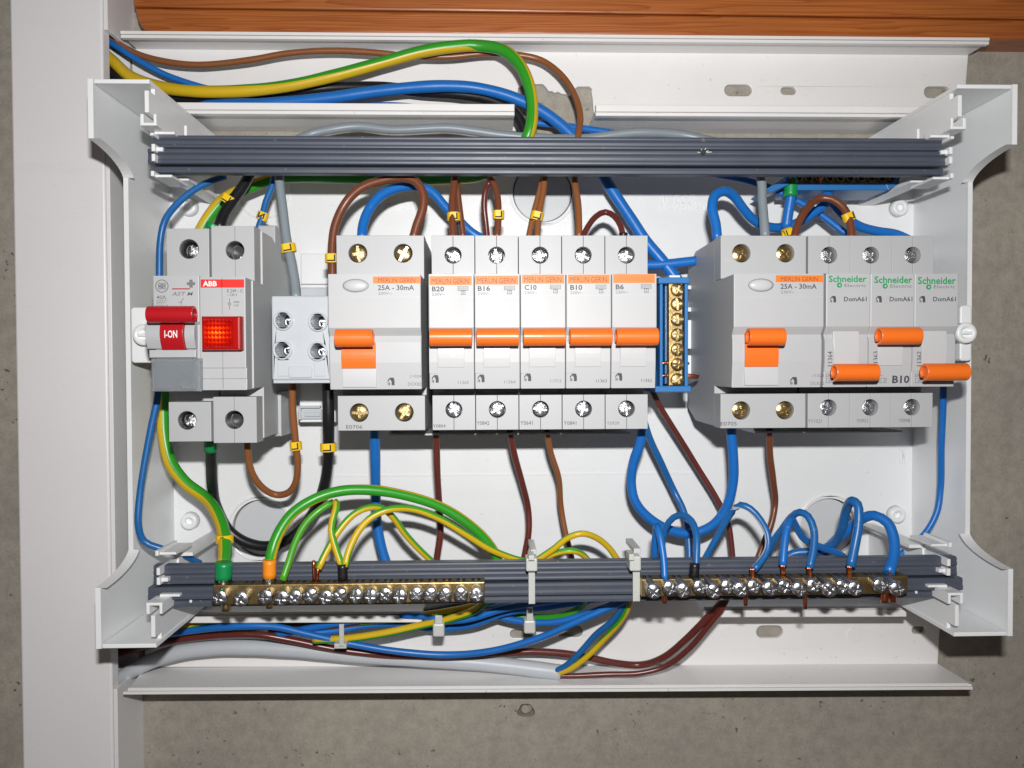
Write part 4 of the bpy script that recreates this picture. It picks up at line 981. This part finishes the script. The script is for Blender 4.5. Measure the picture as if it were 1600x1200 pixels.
# --- bundle in the top trunking
wire('brown_wire', 'thin brown wire waving along the top trunking and dropping into the fourth left breaker', 'ochre', 3.0,
     H([(150, 45), (178, 64), (215, 84), (260, 96), (310, 101), (360, 98), (400, 93), (450, 84), (520, 79), (580, 81), (640, 87), (700, 89), (760, 84), (810, 86), (845, 94), (875, 115), (897, 146), (907, 180), (904, 212), (899, 250), (898, 280), (903, 320), (905, 372)], {0: 10, 3: 17, 14: 17, 17: 30, 19: 40, 22: 58}))
wire('blue_wire', 'thin blue wire crossing behind the thick yellow green cable at top left', 'blue', 3.0,
     H([(150, 50), (178, 70), (220, 96), (260, 117), (310, 134), (360, 146), (430, 158)], {0: 11, 2: 16, 6: 9}))
wire('earth_cable', 'thick green and yellow earth cable arching over the top trunking, ending in green ferrule', GYm, 5.6,
     H([(150, 74), (175, 94), (205, 120), (250, 136), (300, 143), (350, 144), (400, 141), (450, 134), (520, 118), (600, 97), (660, 81), (710, 73), (750, 71), (785, 78), (810, 99), (826, 132), (832, 168), (827, 208), (800, 250), (750, 274), (700, 279), (620, 281), (540, 277), (480, 276), (430, 279), (385, 294), (350, 312), (325, 340), (308, 372), (285, 430), (262, 520), (254, 600), (254, 640), (256, 680), (266, 722), (290, 754), (318, 775), (338, 800), (349, 830), (351, 860), (349, 885)],
       {0: 12, 4: 24, 12: 24, 15: 34, 17: 38, 20: 20, 24: 30, 28: 34, 30: 34, 36: 40, 40: 73}),
     [(0, -.3, 1), (0, -.6, 1), (0, -1, .2), (.6, -.8, -.2), (1, 0, -.2), (1, 0, -.4), (0, -.5, -.8), (-1, .6, 0), (-1, .6, 0), (-1, 0, .6), (-1, -.2, .3), (-1, -.7, .2), (-1, 0, -.2)], cat='cable')
wire('black_cable', 'thick black cable running behind the blue one in the top trunking', 'black', 5.4,
     H([(150, 98), (200, 130), (255, 149), (330, 155), (400, 152), (460, 143), (530, 136), (600, 136), (660, 143), (720, 148), (770, 158), (805, 178), (822, 212), (825, 240)], {0: 14, 3: 15, 6: 12, 13: 22}), cat='cable')
wire('blue_cable', 'thick blue cable sweeping along the top trunking and down diagonally to the upright strip', 'blue', 5.5,
     H([(150, 122), (195, 147), (240, 159), (290, 163), (340, 163), (400, 164), (450, 160), (520, 152), (580, 143), (640, 137), (700, 135), (750, 139), (800, 152), (840, 170), (870, 190), (900, 218), (930, 255), (955, 295), (985, 340), (1010, 378), (1035, 408), (1060, 440)], {0: 7, 3: 12, 5: 20, 13: 24, 16: 26, 21: 34}), cat='cable')
wire('blue_wire', 'thin blue wire lying low behind the top trunking edge, passing the broken cutout', 'blue', 3.2,
     H([(350, 168), (480, 172), (565, 166), (610, 165), (680, 172), (760, 181), (837, 191), (887, 197), (925, 203), (970, 212), (1040, 245), (1110, 270), (1160, 280), (1200, 292), (1245, 313), (1280, 333), (1310, 356), (1330, 372)], {0: 6, 6: 12, 10: 26, 17: 34}))
wire('grey_cable', 'grey cable running from the terminal block up and across behind the upper rail', 'grey', 4.1,
     H([(463, 468), (461, 445), (455, 410), (448, 375), (442, 325), (437, 275), (445, 235), (480, 212), (525, 201), (560, 197), (612, 202), (700, 200), (740, 205), (790, 212), (900, 217), (1000, 207), (1080, 213), (1150, 235), (1186, 272), (1191, 320), (1196, 372)], {0: 68, 5: 50, 7: 36, 9: 34, 16: 34, 18: 52, 20: 58}), cat='cable')
# --- between upper rail and devices
wire('blue_wire', 'thin blue wire hugging the left side wall beside the main switch', 'blue2', 2.9,
     H([(352, 276), (330, 283), (305, 296), (278, 318), (258, 345), (251, 375), (249, 420), (249, 480), (249, 560), (246, 620), (237, 665), (227, 720), (219, 775), (217, 822), (226, 846), (255, 858), (290, 869), (312, 880)], {0: 40, 4: 54, 10: 57, 13: 60, 15: 57, 17: 44}))
k = wire('black_cable', 'short thick black cable entering the top of the indicator module', 'black', 4.8, H([(392, 268), (382, 288), (365, 312), (350, 335), (341, 360)], {0: 44, 4: 56}), cat='cable')
boot(k, [(334, 350, 56), (331, 358, 56)], 3.0, 'boot_green')
wire('blue_wire', 'short blue wire with an N marker dropping behind the indicator module', 'blue2', 2.9, H([(430, 270), (425, 292), (416, 315), (410, 338), (402, 362)], {0: 40, 4: 44}))
wire('brown_cable', 'thick brown cable arching over the left residual current device', 'brown', 3.9,
     H([(519, 470), (519, 420), (519, 385), (524, 352), (540, 318), (563, 295), (595, 283), (630, 278), (650, 284), (661, 303), (660, 328), (652, 350), (645, 375)], {0: 60, 4: 56, 12: 60}), cat='cable')
wire('blue_cable', 'thick blue cable looping from the left residual current device behind the first breaker', 'blue', 4.4,
     H([(565, 375), (568, 350), (578, 326), (598, 304), (625, 293), (652, 291), (675, 300), (695, 322), (715, 342), (745, 368), (820, 392), (930, 410), (1010, 414), (1045, 412), (1090, 407)], {0: 58, 5: 42, 9: 32, 14: 34}), cat='cable')
wire('brown_wire', 'brown wire with a yellow marker dropping into the B20 breaker', 'brown', 3.2, H([(713, 265), (709, 295), (707, 330), (708, 375)], {0: 50, 3: 60}))
wire('brown_wire', 'second brown wire running close behind the marked one at the B20 breaker', 'brown', 2.9, H([(711, 262), (715, 295), (719, 330), (724, 375)], {0: 44, 3: 46}))
wire('dark_red_wire', 'dark reddish wire looping over the B16 breaker from its unmarked side', 'darkred', 2.7, H([(762, 378), (759, 350), (756, 318), (760, 293), (766, 284)], {0: 44, 4: 50}))
wire('brown_wire', 'brown wire with a yellow marker dropping into the B16 breaker', 'brown', 2.9, H([(764, 278), (771, 285), (778, 308), (779, 338), (776, 375)], {0: 50, 4: 60}))
wire('brown_wire', 'light brown wire with a yellow marker dropping into the C10 breaker', 'ochre', 2.8, H([(852, 268), (849, 300), (842, 335), (839, 375)], {0: 50, 3: 60}))
wire('brown_wire', 'second light brown wire leaning left beside the marked one at the C10 breaker', 'ochre', 2.6, H([(851, 268), (842, 305), (833, 338), (825, 375)], {0: 48, 3: 54}))
k = wire('dark_red_wire', 'short dark red jumper arch from the B10 breaker to the B6 breaker', 'darkred', 2.6, H([(908, 376), (918, 355), (931, 338), (946, 331), (960, 338), (970, 354), (974, 372)], {0: 60, 3: 50, 6: 60}))
boot(k, [(974, 364, 60), (974, 372, 60)], 1.9, 'black')
wire('blue_cable', 'thick blue cable looping over the right residual current device into a long hump', 'blue', 4.3,
     H([(1121, 376), (1118, 350), (1112, 325), (1117, 305), (1132, 298), (1147, 306), (1162, 326), (1180, 345), (1203, 355), (1228, 355), (1250, 347), (1272, 333), (1290, 318), (1296, 300), (1294, 286)], {0: 60, 4: 52, 9: 36, 14: 36}), cat='cable')
boot_b = wire('blue_cable', 'blue cable with a green ferrule hanging from the strip under the upper rail', 'blue', 4.6, H([(1237, 280), (1236, 305), (1232, 330), (1228, 358)], {0: 42, 3: 40}), cat='cable')
boot(boot_b, [(1236, 281, 42), (1235, 308, 42)], 3.1, 'boot_green')
wire('blue_cable', 'blue cable fanning from the right end of the strip down behind the last breakers', 'blue', 4.4,
     H([(1285, 288), (1296, 308), (1315, 332), (1340, 352), (1370, 361), (1400, 366), (1430, 380)], {0: 40, 3: 30, 6: 30}), cat='cable')
mb_ = wire('brown_cable', 'brown cable arching between the right device and the next green printed breaker', 'brown', 3.3,
     H([(1240, 376), (1247, 350), (1262, 325), (1280, 310), (1300, 311), (1318, 324), (1328, 345), (1331, 376)], {0: 60, 3: 52, 7: 60}), cat='cable')
mb = MB(); 
for a, b in (((1279, 296), (1283, 276)), ((1282, 296), (1280, 276))): tube(mb, [P(*a, 42), P(*b, 41)], .8, 8)
single('copper_end', mb, 'copper', 'bare copper wire ends entering the blue strip under the upper rail', 'wire end', P(1281, 286, 42))
# --- below devices
k = wire('black_cable', 'thick black cable looping from the indicator module down and up to the terminal block', 'black', 4.9,
     H([(330, 680), (330, 720), (332, 760), (340, 795), (356, 826), (380, 845), (412, 853), (444, 846), (472, 823), (496, 790), (508, 755), (513, 715), (513, 660), (512, 600), (511, 585)], {0: 60, 3: 28, 8: 28, 12: 58, 14: 62}), cat='cable')
boot(k, [(330, 682, 60), (330, 703, 56)], 3.0, 'boot_green')
wire('brown_wire', 'brown wire making a U bend below the indicator module up to the terminal block', 'ochre', 3.0,
     H([(387, 680), (388, 712), (396, 742), (412, 763), (432, 773), (451, 769), (462, 752), (465, 725), (462, 690), (458, 640), (457, 588)], {0: 60, 4: 44, 10: 62}))
k = wire('earth_cable', 'thick green and yellow earth cable with orange ferrule arching high over the left bar', GYm, 4.5,
     H([(421, 885), (424, 866), (434, 836), (455, 804), (490, 780), (530, 767), (580, 765), (635, 774), (690, 793), (735, 822), (762, 848), (776, 870), (781, 890)], {0: 77, 4: 66, 8: 52, 12: 44}), [(.5, -.2, -1), (.4, -.3, -1), (0, .3, -1), (0, .35, -1), (.3, .3, -1)], cat='cable', thr=-.25)
boot(k, [(421, 874, 77), (421, 903, 77)], 2.75, 'boot_orange'); boot(k, [(421, 902, 77), (421, 912, 77)], 2.0, 'zinc', 'ferrule_tip')
for o in list(bpy.data.objects):
    if o.get('label', '').startswith('thick green and yellow earth cable arching over'):
        boot(o, [(350, 878, 77), (349, 905, 77)], 3.4, 'boot_green'); boot(o, [(349, 904, 77), (349, 912, 77)], 1.9, 'zinc', 'ferrule_tip')
k = wire('earth_wire', 'thin green earth wire folded over at the top beside the orange ferrule', ['lime', 'yellow'], 3.0,
     H([(441, 907), (450, 882), (462, 846), (479, 816), (502, 795), (520, 785), (526, 788), (521, 806), (517, 828), (524, 856), (534, 884)], {0: 77, 5: 66, 10: 77}), [(.3, 0, -1), (.3, 0, -1), (-.6, 0, .2), (-1, 0, .2)])
boot(k, [(535, 881, 77), (536, 905, 77)], 2.0, 'black')
k = wire('earth_wire', 'green and yellow earth wire with bare copper end at the left bar', LYm, 2.9,
     H([(497, 889), (510, 862), (530, 829), (552, 805), (575, 794), (597, 795), (615, 810), (632, 833), (655, 858), (678, 880)], {0: 77, 4: 66, 9: 46}), [(.6, -.6, .4), (.5, -.8, .3), (-.6, -.8, .2), (-.8, -.4, .5)])
mb = MB()
for a, b in (((491, 908), (490, 876)), ((495, 908), (497, 888))): tube(mb, [P(*a, 76), P(*b, 77)], .7, 8)
_part('copper_end', mb, 'copper', k)
wire('earth_wire', 'green and yellow earth wire leaving the black ferrule in a long low arch', LYm, 3.0,
     H([(539, 886), (545, 860), (560, 830), (584, 806), (612, 795), (645, 795), (685, 809), (725, 833), (765, 858), (800, 872), (840, 882)], {0: 77, 4: 68, 10: 46}), [(-.6, -.6, .7), (-.5, -.8, .4), (0, -1, .2), (0, -1, .7), (0, -1, .6)])
wire('earth_wire', 'green and yellow earth wire humping over the lower rail between the cable ties', LYm, 2.8,
     H([(828, 882), (850, 868), (868, 856), (885, 842), (908, 834), (932, 840), (952, 856), (968, 880)], {0: 54, 4: 60, 7: 50}), [(0, -1, .6), (0, -.8, .8), (.5, .2, 1), (1, 0, .6)])
wire('earth_wire', 'short light green earth wire curving low over the lower rail between the ties', LYm, 2.8,
     H([(832, 884), (855, 870), (875, 863), (895, 861), (912, 868), (925, 886)], {0: 52, 3: 56, 5: 48}), [(0, -1, .2), (0, -1, .1)])
wire('blue_cable', 'thick blue cable dropping from the left residual current device behind the lower rail', 'blue', 4.6, H([(585, 660), (586, 720), (587, 780), (589, 820), (596, 855), (607, 890)], {0: 50, 2: 34, 5: 34}), cat='cable')
wire('dark_red_wire', 'dark red wire dropping from the B20 breaker to the lower rail', 'darkred', 3.1, H([(681, 665), (683, 740), (686, 790), (688, 830), (684, 862), (680, 890)], {0: 50, 2: 32, 5: 32}))
wire('dark_red_wire', 'dark red wire dropping from the B16 breaker and bending right', 'darkred', 2.9, H([(796, 668), (803, 708), (815, 752), (825, 795), (826, 830), (820, 865), (816, 890)], {0: 50, 3: 30, 6: 30}))
wire('brown_wire', 'light brown wire dropping from the C10 breaker with a kink halfway', 'ochre', 2.7, H([(854, 668), (860, 705), (873, 748), (876, 790), (883, 830), (892, 865), (897, 890)], {0: 50, 3: 30, 6: 30}))
wire('blue_cable', 'thick blue U shaped cable joining the B6 breaker to the right residual current device', 'blue', 4.4,
     H([(1004, 650), (1001, 690), (990, 722), (986, 755), (992, 783), (1012, 808), (1045, 828), (1080, 834), (1112, 822), (1134, 795), (1145, 755), (1145, 710), (1140, 655)], {0: 52, 3: 40, 7: 38, 12: 54}), cat='cable')
wire('blue_wire', 'blue wire running diagonally down from the B6 breaker through the U shaped loop', 'blue2', 3.2, H([(1004, 650), (1015, 685), (1032, 722), (1052, 765), (1069, 800), (1076, 835), (1078, 890)], {0: 44, 3: 28, 6: 40}))
wire('dark_red_wire', 'dark red wire running diagonally from the upright brass strip to the lower rail', 'darkred', 2.7, H([(1014, 600), (1030, 632), (1060, 682), (1092, 735), (1120, 780), (1137, 815), (1143, 850), (1146, 890)], {0: 40, 3: 26, 7: 30}))
wire('dark_red_wire', 'dark red wire dropping from the right residual current device and curving left', 'brown', 3.0, H([(1202, 665), (1203, 710), (1208, 752), (1211, 785), (1206, 815), (1195, 845), (1178, 890)], {0: 50, 3: 30, 6: 34}))
wire('blue_wire', 'short blue wire folded over at the left end of the right brass bar', 'blue', 3.0, H([(1024, 890), (1023, 862), (1025, 832), (1027, 822), (1032, 840), (1037, 872), (1039, 908)], {0: 56, 3: 68, 6: 77}))
k = wire('blue_wire', 'blue wire arching tightly into the black ferrule on the right brass bar', 'blue2', 2.9, H([(1034, 890), (1034, 858), (1040, 825), (1052, 809), (1066, 805), (1080, 814), (1088, 836), (1088, 888)], {0: 50, 4: 62, 7: 77}))
boot(k, [(1086, 879, 77), (1084, 903, 77)], 2.05, 'black')
def cend(par, px, py0, py1, h=77, n=3):
    mb = MB()
    for i in range(n): tube(mb, [P(px+(i-1)*2.4, py0, h), P(px+(i-1)*1.6+1, py1, h-1)], .5, 8)
    _part('copper_end', mb, 'copper', par)
k = wire('blue_wire', 'blue wire with a painted highlight stripe arching to its copper end on the right bar', ['blue2', 'palegrey'], 2.9,
     H([(1092, 890), (1108, 862), (1128, 826), (1144, 800), (1157, 789), (1172, 795), (1188, 813), (1199, 836), (1199, 858), (1188, 878), (1178, 890)], {0: 52, 4: 66, 10: 77}), [(0, -.2, -1), (0, -.5, -1), (-.9, -.6, .15), (-1, -.2, .1)], thr=.82)  # white highlight along the wire painted as a pale stripe
cend(k, 1175, 888, 902)
k = wire('blue_wire', 'blue wire rising steeply from the bar and falling away behind its neighbour', 'blue', 3.2, H([(1223, 884), (1226, 850), (1231, 822), (1237, 811), (1246, 826), (1258, 843), (1280, 854), (1312, 866), (1335, 885)], {0: 77, 3: 68, 8: 44})); cend(k, 1223, 882, 900)
k = wire('blue_wire', 'blue wire making a rounded arch just left of the lower right knockout', 'blue2', 3.2, H([(1265, 888), (1271, 856), (1271, 828), (1262, 807), (1250, 801), (1237, 808), (1222, 828), (1206, 850), (1192, 885)], {0: 77, 4: 66, 8: 44})); cend(k, 1264, 886, 902)
k = wire('blue_wire', 'taller blue wire loop standing in front of the lower right knockout', 'blue2', 3.9, H([(1329, 886), (1335, 855), (1341, 815), (1339, 788), (1331, 783), (1322, 796), (1314, 828), (1300, 850), (1275, 861), (1240, 865), (1210, 885)], {0: 77, 4: 68, 7: 44, 10: 36})); cend(k, 1327, 884, 900)
k = wire('blue_cable', 'thick blue cable bending into the right end of the right brass bar', 'blue', 4.5, H([(1388, 896), (1396, 870), (1396, 842), (1386, 817), (1366, 806), (1345, 812), (1325, 828), (1300, 850), (1275, 880)], {0: 76, 4: 60, 8: 36}), cat='cable'); cend(k, 1392, 892, 900)
wire('blue_wire', 'thin blue wire running down the right side wall from the last breaker', 'blue', 2.9, H([(1474, 590), (1474, 640), (1471, 700), (1469, 760), (1463, 800), (1445, 833), (1422, 855), (1390, 880)], {0: 56, 3: 40, 7: 40}))
# stub ends below the bars
for px, y0, y1, m, r, lb in ((353, 940, 954, 'brass', 1.9, 'dark crimp stub sticking out below the left end of the left bar'), (421, 938, 950, 'brass', 1.5, 'dark crimp stub below the orange ferrule'), (1038, 935, 942, 'copper', 1.2, 'copper stub below the left end of the right bar'), (1165, 935, 946, 'copper', .9, 'copper stub sticking down below the right bar, left of its middle'), (1258, 934, 951, 'copper', .9, 'longest copper stub hanging under the middle of the right bar'), (1382, 930, 941, 'copper', 1.6, 'left copper stub under the right end of the right bar'), (1395, 928, 940, 'copper', 1.5, 'right copper stub under the right end of the right bar')):
    mb = MB(); tube(mb, [P(px, y0-8, 77), P(px, y1, 77)], r, 12)
    single('wire_stub', mb, m, lb, 'wire end', P(px, y1, 77))

# --- bundle under the lower rail
sh = wire('sheathed_cable', 'thick pale grey sheathed cable lying along the bottom trunking with a cut end', 'palegrey', 7.6,
     H([(150, 1085), (185, 1062), (222, 1040), (270, 1022), (330, 1013), (390, 1011), (450, 1014), (530, 1021), (620, 1028), (720, 1034), (800, 1041), (850, 1047), (877, 1051)], {0: 8, 3: 14, 8: 14, 12: 21}), cat='cable')
wire('brown_cable', 'dark brown cable running along above the pale sheathed cable and up to the right bar', 'darkred', 3.4,
     H([(150, 1035), (200, 1018), (260, 1003), (330, 993), (400, 991), (455, 1000), (520, 1014), (600, 1024), (680, 1026), (760, 1022), (830, 1018), (900, 1024), (960, 1036), (1000, 1039), (1035, 1028), (1070, 1000), (1105, 965), (1138, 930)], {0: 10, 4: 24, 7: 18, 13: 14, 17: 46}), cat='cable')
wire('blue_wire', 'blue wire hanging in a long low sag under the lower rail', 'blue', 3.2,
     H([(150, 1015), (220, 998), (300, 985), (370, 979), (430, 980), (480, 991), (540, 1004), (620, 1017), (700, 1023), (770, 1017), (840, 998), (900, 972), (960, 945), (1000, 925)], {0: 10, 3: 32, 8: 30, 13: 50}))
wire('blue_wire', 'blue wire running below the left bar through the white tie', 'blue', 3.2,
     H([(470, 990), (520, 986), (570, 977), (620, 974), (680, 982), (740, 976), (790, 958), (860, 948), (930, 936), (980, 925)], {0: 24, 4: 20, 9: 46}))
wire('blue_wire', 'blue wire passing under the first rail tie', 'blue', 3.1, H([(770, 962), (820, 972), (870, 972), (920, 958), (970, 938), (990, 925)], {0: 22, 5: 46}))
wire('earth_wire', 'bright green and yellow earth wire slanting up to the right end of the left bar', GYm, 3.6,
     H([(490, 1000), (540, 998), (600, 989), (660, 976), (710, 965), (745, 952), (770, 925)], {0: 30, 3: 34, 6: 50}), [(0, 1, .3), (0, 1, .3)])
wire('earth_wire', 'light green earth wire slanting out from the bottom trunking at far left', LYm, 3.0, H([(220, 1000), (262, 990), (300, 977), (340, 966), (390, 958)], {0: 16, 4: 26}), [(0, 1, .3), (0, 1, .2)])
wire('earth_wire', 'green earth wire curving under the lower rail by the first tie', ['lime', 'green'], 3.2, H([(590, 968), (660, 972), (760, 958), (830, 965), (880, 962), (910, 945), (922, 925)], {0: 14, 3: 20, 6: 46}), [(0, 1, 0), (0, 1, 0)])
wire('blue_wire', 'blue wire tucked deep beneath the left bar', 'blue2', 3.2, H([(260, 985), (380, 970), (500, 966), (600, 972), (720, 960), (830, 950), (920, 940)], {0: 10, 6: 30}))
wire('black_cable', 'black cable lying deepest in the bottom trunking behind the others', 'black', 4.6, H([(150, 1025), (240, 1005), (340, 985), (450, 975), (560, 968), (680, 955), (800, 945), (920, 935)], {0: 6, 7: 22}), cat='cable')
wire('brown_wire', 'brown wire crossing beneath the left bar toward the tie', 'brown', 3.0, H([(420, 985), (500, 982), (560, 974), (640, 966), (720, 960), (840, 948)], {0: 20, 5: 30}))
wire('blue_wire', 'blue wire squeezed between the left bar shadow and the middle of the bundle', 'blue', 3.3, H([(430, 992), (500, 979), (580, 967), (650, 962), (720, 968), (790, 950), (870, 936)], {0: 22, 6: 44}))
wire('blue_cable', 'thicker blue cable crossing the gap under the middle of the lower rail', 'blue', 4.2, H([(620, 975), (690, 968), (760, 953), (820, 944), (900, 938), (960, 925)], {0: 16, 5: 40}), cat='cable')
wire('earth_wire', 'green wire hidden mostly behind the blue ones under the left bar', LYm, 3.2, H([(560, 972), (620, 966), (690, 957), (750, 945), (800, 930)], {0: 24, 4: 46}), [(0, 1, 0), (0, 1, .3)])
wire('black_cable', 'short black cable put in for deep shade behind the right end of the left bar', 'black', 4.4, H([(640, 962), (690, 952), (740, 942), (790, 925)], {0: 20, 3: 40}), cat='cable')  # deep shadow in the bundle put in as a black cable
wire('blue_wire', 'blue core leaving the sheathed cable and rising to the second rail tie', 'blue2', 2.9, H([(866, 1050), (884, 1040), (905, 1020), (930, 992), (955, 972), (972, 950), (984, 925)], {0: 22, 3: 30, 6: 48}))
wire('earth_wire', 'yellow and green core leaving the sheathed cable beside the blue core', GYm, 2.9, H([(866, 1052), (888, 1046), (915, 1027), (942, 1000), (966, 974), (980, 952), (988, 925)], {0: 22, 3: 31, 6: 49}), [(0, -.2, 1), (.2, -.4, 1), (.8, -.2, .3), (1, -.3, .2)])
wire('dark_red_wire', 'dark red core leaving the sheathed cable and curving up to the right bar', 'darkred', 2.6, H([(866, 1056), (900, 1056), (950, 1054), (1000, 1052), (1040, 1041), (1075, 1015), (1105, 980), (1128, 950), (1142, 925)], {0: 21, 4: 27, 8: 48}))

# ================================================================ MARKERS
def marker(label, px, py, h, ang, dia, ch='L', L=3.7):
    c = P(px, py, h); a = math.radians(ang)
    t = Vector((math.cos(a), math.sin(a), 0))           # along the wire, in (x, z)
    nrm = Vector((-t.y, t.x, 0)); R = dia/2
    mb = MB(); n = 24
    rings = []
    for r, w in ((R+.12, -L/2), (R+.75, -L/2), (R+.85, -L/2+.2), (R+.85, L/2-.2), (R+.75, L/2), (R+.12, L/2)):
        rings.append([(c[0]+t.x*w+nrm.x*r*math.cos(q)*1.08, c[1]+t.y*w+nrm.y*r*math.cos(q)*1.08, c[2]+min(r*math.sin(q), R+.45)) for q in [2*math.pi*i/n for i in range(n)]])
    vs = [p for r in rings for p in r]; fs = []
    for k in range(6):
        for i in range(n): j = (i+1) % n; k2 = (k+1) % 6; fs.append([k*n+i, k*n+j, k2*n+j, k2*n+i])
    mb.add(vs, fs, False)
    # split wings at one side
    w0 = Vector((c[0], c[1], c[2]))+nrm*(R+.7)
    o = single('cable_marker', mb, 'marker', label, 'cable marker', c, 'yellow cable markers')
    mb = MB()
    def stroke(pts, wd=.31):
        for (a1, b1), (a2, b2) in zip(pts, pts[1:]):
            p = [Vector((c[0], c[1], 0))+t*a1+nrm*b1, Vector((c[0], c[1], 0))+t*a2+nrm*b2]
            d = (p[1]-p[0]); 
            if d.length < 1e-6: continue
            d.normalize(); m_ = Vector((-d.y, d.x, 0))*wd; p[0] = p[0]-d*wd; p[1] = p[1]+d*wd
            hh = c[2]+R+.52+.01*len(mb.v)/4
            mb.add([(p[0]+m_)[:2]+(hh,), (p[1]+m_)[:2]+(hh,), (p[1]-m_)[:2]+(hh,), (p[0]-m_)[:2]+(hh,)], [[0, 1, 2, 3]])
    k = min(R*.8, 1.5)
    if ch == 'L': stroke([(k*.7, -k), (-k*.5, -k), (-k*.5, k)] if False else [(-1.1, k), (-1.1, -k), (1.1, -k)])
    elif ch == 'N': stroke([(-1, -k), (1, -k), (-1, k), (1, k)])
    else:
        stroke([(-1.6, 0), (0, 0)], .2); stroke([(0, -1.4), (0, 1.4)], .2); stroke([(.7, -.9), (.7, .9)], .2); stroke([(1.3, -.45), (1.3, .45)], .2)
    part('printed_letter', mb, 'dark', o)
    return o
marker('yellow marker with L on the thick black cable above the indicator module', 357, 312, 50, 58, 4.8)
marker('yellow marker with N on the short blue wire above the indicator module', 410, 338, 42.5, 70, 2.9, 'N')
marker('yellow marker with L on the grey cable above the terminal block', 451, 388, 60, 100, 4.1)
marker('yellow marker with L on the brown cable beside the left residual current device', 519, 404, 59.5, 90, 3.9, L=3.8)
marker('yellow marker with L on the brown wires above the B20 breaker', 709, 339, 56.5, 92, 3.6)
marker('yellow marker with L on the brown wire above the B16 breaker', 779, 336, 57.5, 90, 3.0)
marker('yellow marker on the light brown wires above the C10 breaker', 839, 338, 56.5, 76, 3.6)
marker('yellow marker on the brown arch above the green printed breakers', 1326, 339, 57, 112, 3.3)
marker('yellow marker barely showing over the top edge of the right residual current device', 1231, 365, 50, 20, 3.2)
marker('yellow marker with L on the brown wire below the terminal block', 462.5, 697, 56.2, 95, 3.0)
marker('yellow marker with L on the black cable below the terminal block', 513, 699, 54, 92, 4.9)
marker('yellow marker with the earth symbol on the green and yellow cable above the green ferrule', 351, 842, 60, 90, 5.2, 'E')

# ================================================================ CABLE TIES
def tie_strap(mb, px0, px1, py0, py1, h, th=1.0):
    a = P(px0, py1, h); b = P(px1, py0, h); box(mb, a[0], b[0], a[1], b[1], h-th, h, .2)
    n = int((b[1]-a[1])/.9)
    for i in range(n): box(mb, a[0]+.5, b[0]-.5, a[1]+.3+i*.9, a[1]+.6+i*.9, h-.1, h+.22, 0)
t1 = thing('cable_tie', 'clear white nylon cable tie around the middle of the lower rail', 'cable tie', P(829, 900, 75), 'white nylon cable ties')
mb = MB(); tie_strap(mb, 826, 836, 893, 944, 75); box(mb, P(826, 0, 73)[0], P(835, 0, 73)[0], P(0, 872, 70)[1], P(0, 868, 70)[1]+1, 54, 74, .2); part('strap', mb, 'tie', t1)
mb = MB(); a = P(822, 894, 80); b = P(840, 873, 80); prism(mb, rrect(a[0], b[0], a[1], b[1], .7), 72, 79.5, 'h', .7); part('head', mb, 'tie', t1)
mb = MB(); pbox(mb, 826, 868, 835, 876, 74, 82, .3); part('tail', mb, 'tie', t1)
t1 = thing('cable_tie', 'white nylon cable tie around the rail at the left end of the right bar', 'cable tie', P(993, 900, 75), 'white nylon cable ties')
mb = MB(); tie_strap(mb, 989, 1000, 891, 940, 76); box(mb, P(989, 0, 73)[0], P(1000, 0, 73)[0], P(0, 872, 70)[1], P(0, 868, 70)[1]+1, 54, 74, .2); part('strap', mb, 'tie', t1)
mb = MB(); a = P(984, 893, 80); b = P(1002, 869, 80); prism(mb, rrect(a[0], b[0], a[1], b[1], .8), 72, 80, 'h', .7); part('head', mb, 'tie', t1)
mb = MB(); pbox(mb, 983, 866, 991, 876, 74, 82, .3); part('tail', mb, 'tie', t1)
for lbl, px, py, st in (('white cable tie head hanging from the bundle below the left bar', 685, 982, (680, 691, 962, 976)), ('white cable tie on the bundle directly below the middle rail tie', 828, 977, (823, 833, 950, 970))):
    t1 = thing('cable_tie', lbl, 'cable tie', P(px, py, 40), 'white nylon cable ties')
    mb = MB(); a = P(px-9, py+15, 44); b = P(px+9, py-6, 44); prism(mb, rrect(a[0], b[0], a[1], b[1], .9), 36, 43, 'h', .8); part('head', mb, 'tie', t1)
    mb = MB(); tie_strap(mb, *st, 42); part('strap', mb, 'tie', t1)
t1 = thing('cable_tie', 'thin clear tie looped round the blue wires at the left of the bottom bundle', 'cable tie', P(536, 985, 38), 'white nylon cable ties')
mb = MB(); tie_strap(mb, 530, 537, 976, 1010, 39); part('strap', mb, 'tie', t1); mb = MB(); pbox(mb, 522, 1006, 541, 1014, 32, 38, .4); part('head', mb, 'tie', t1)
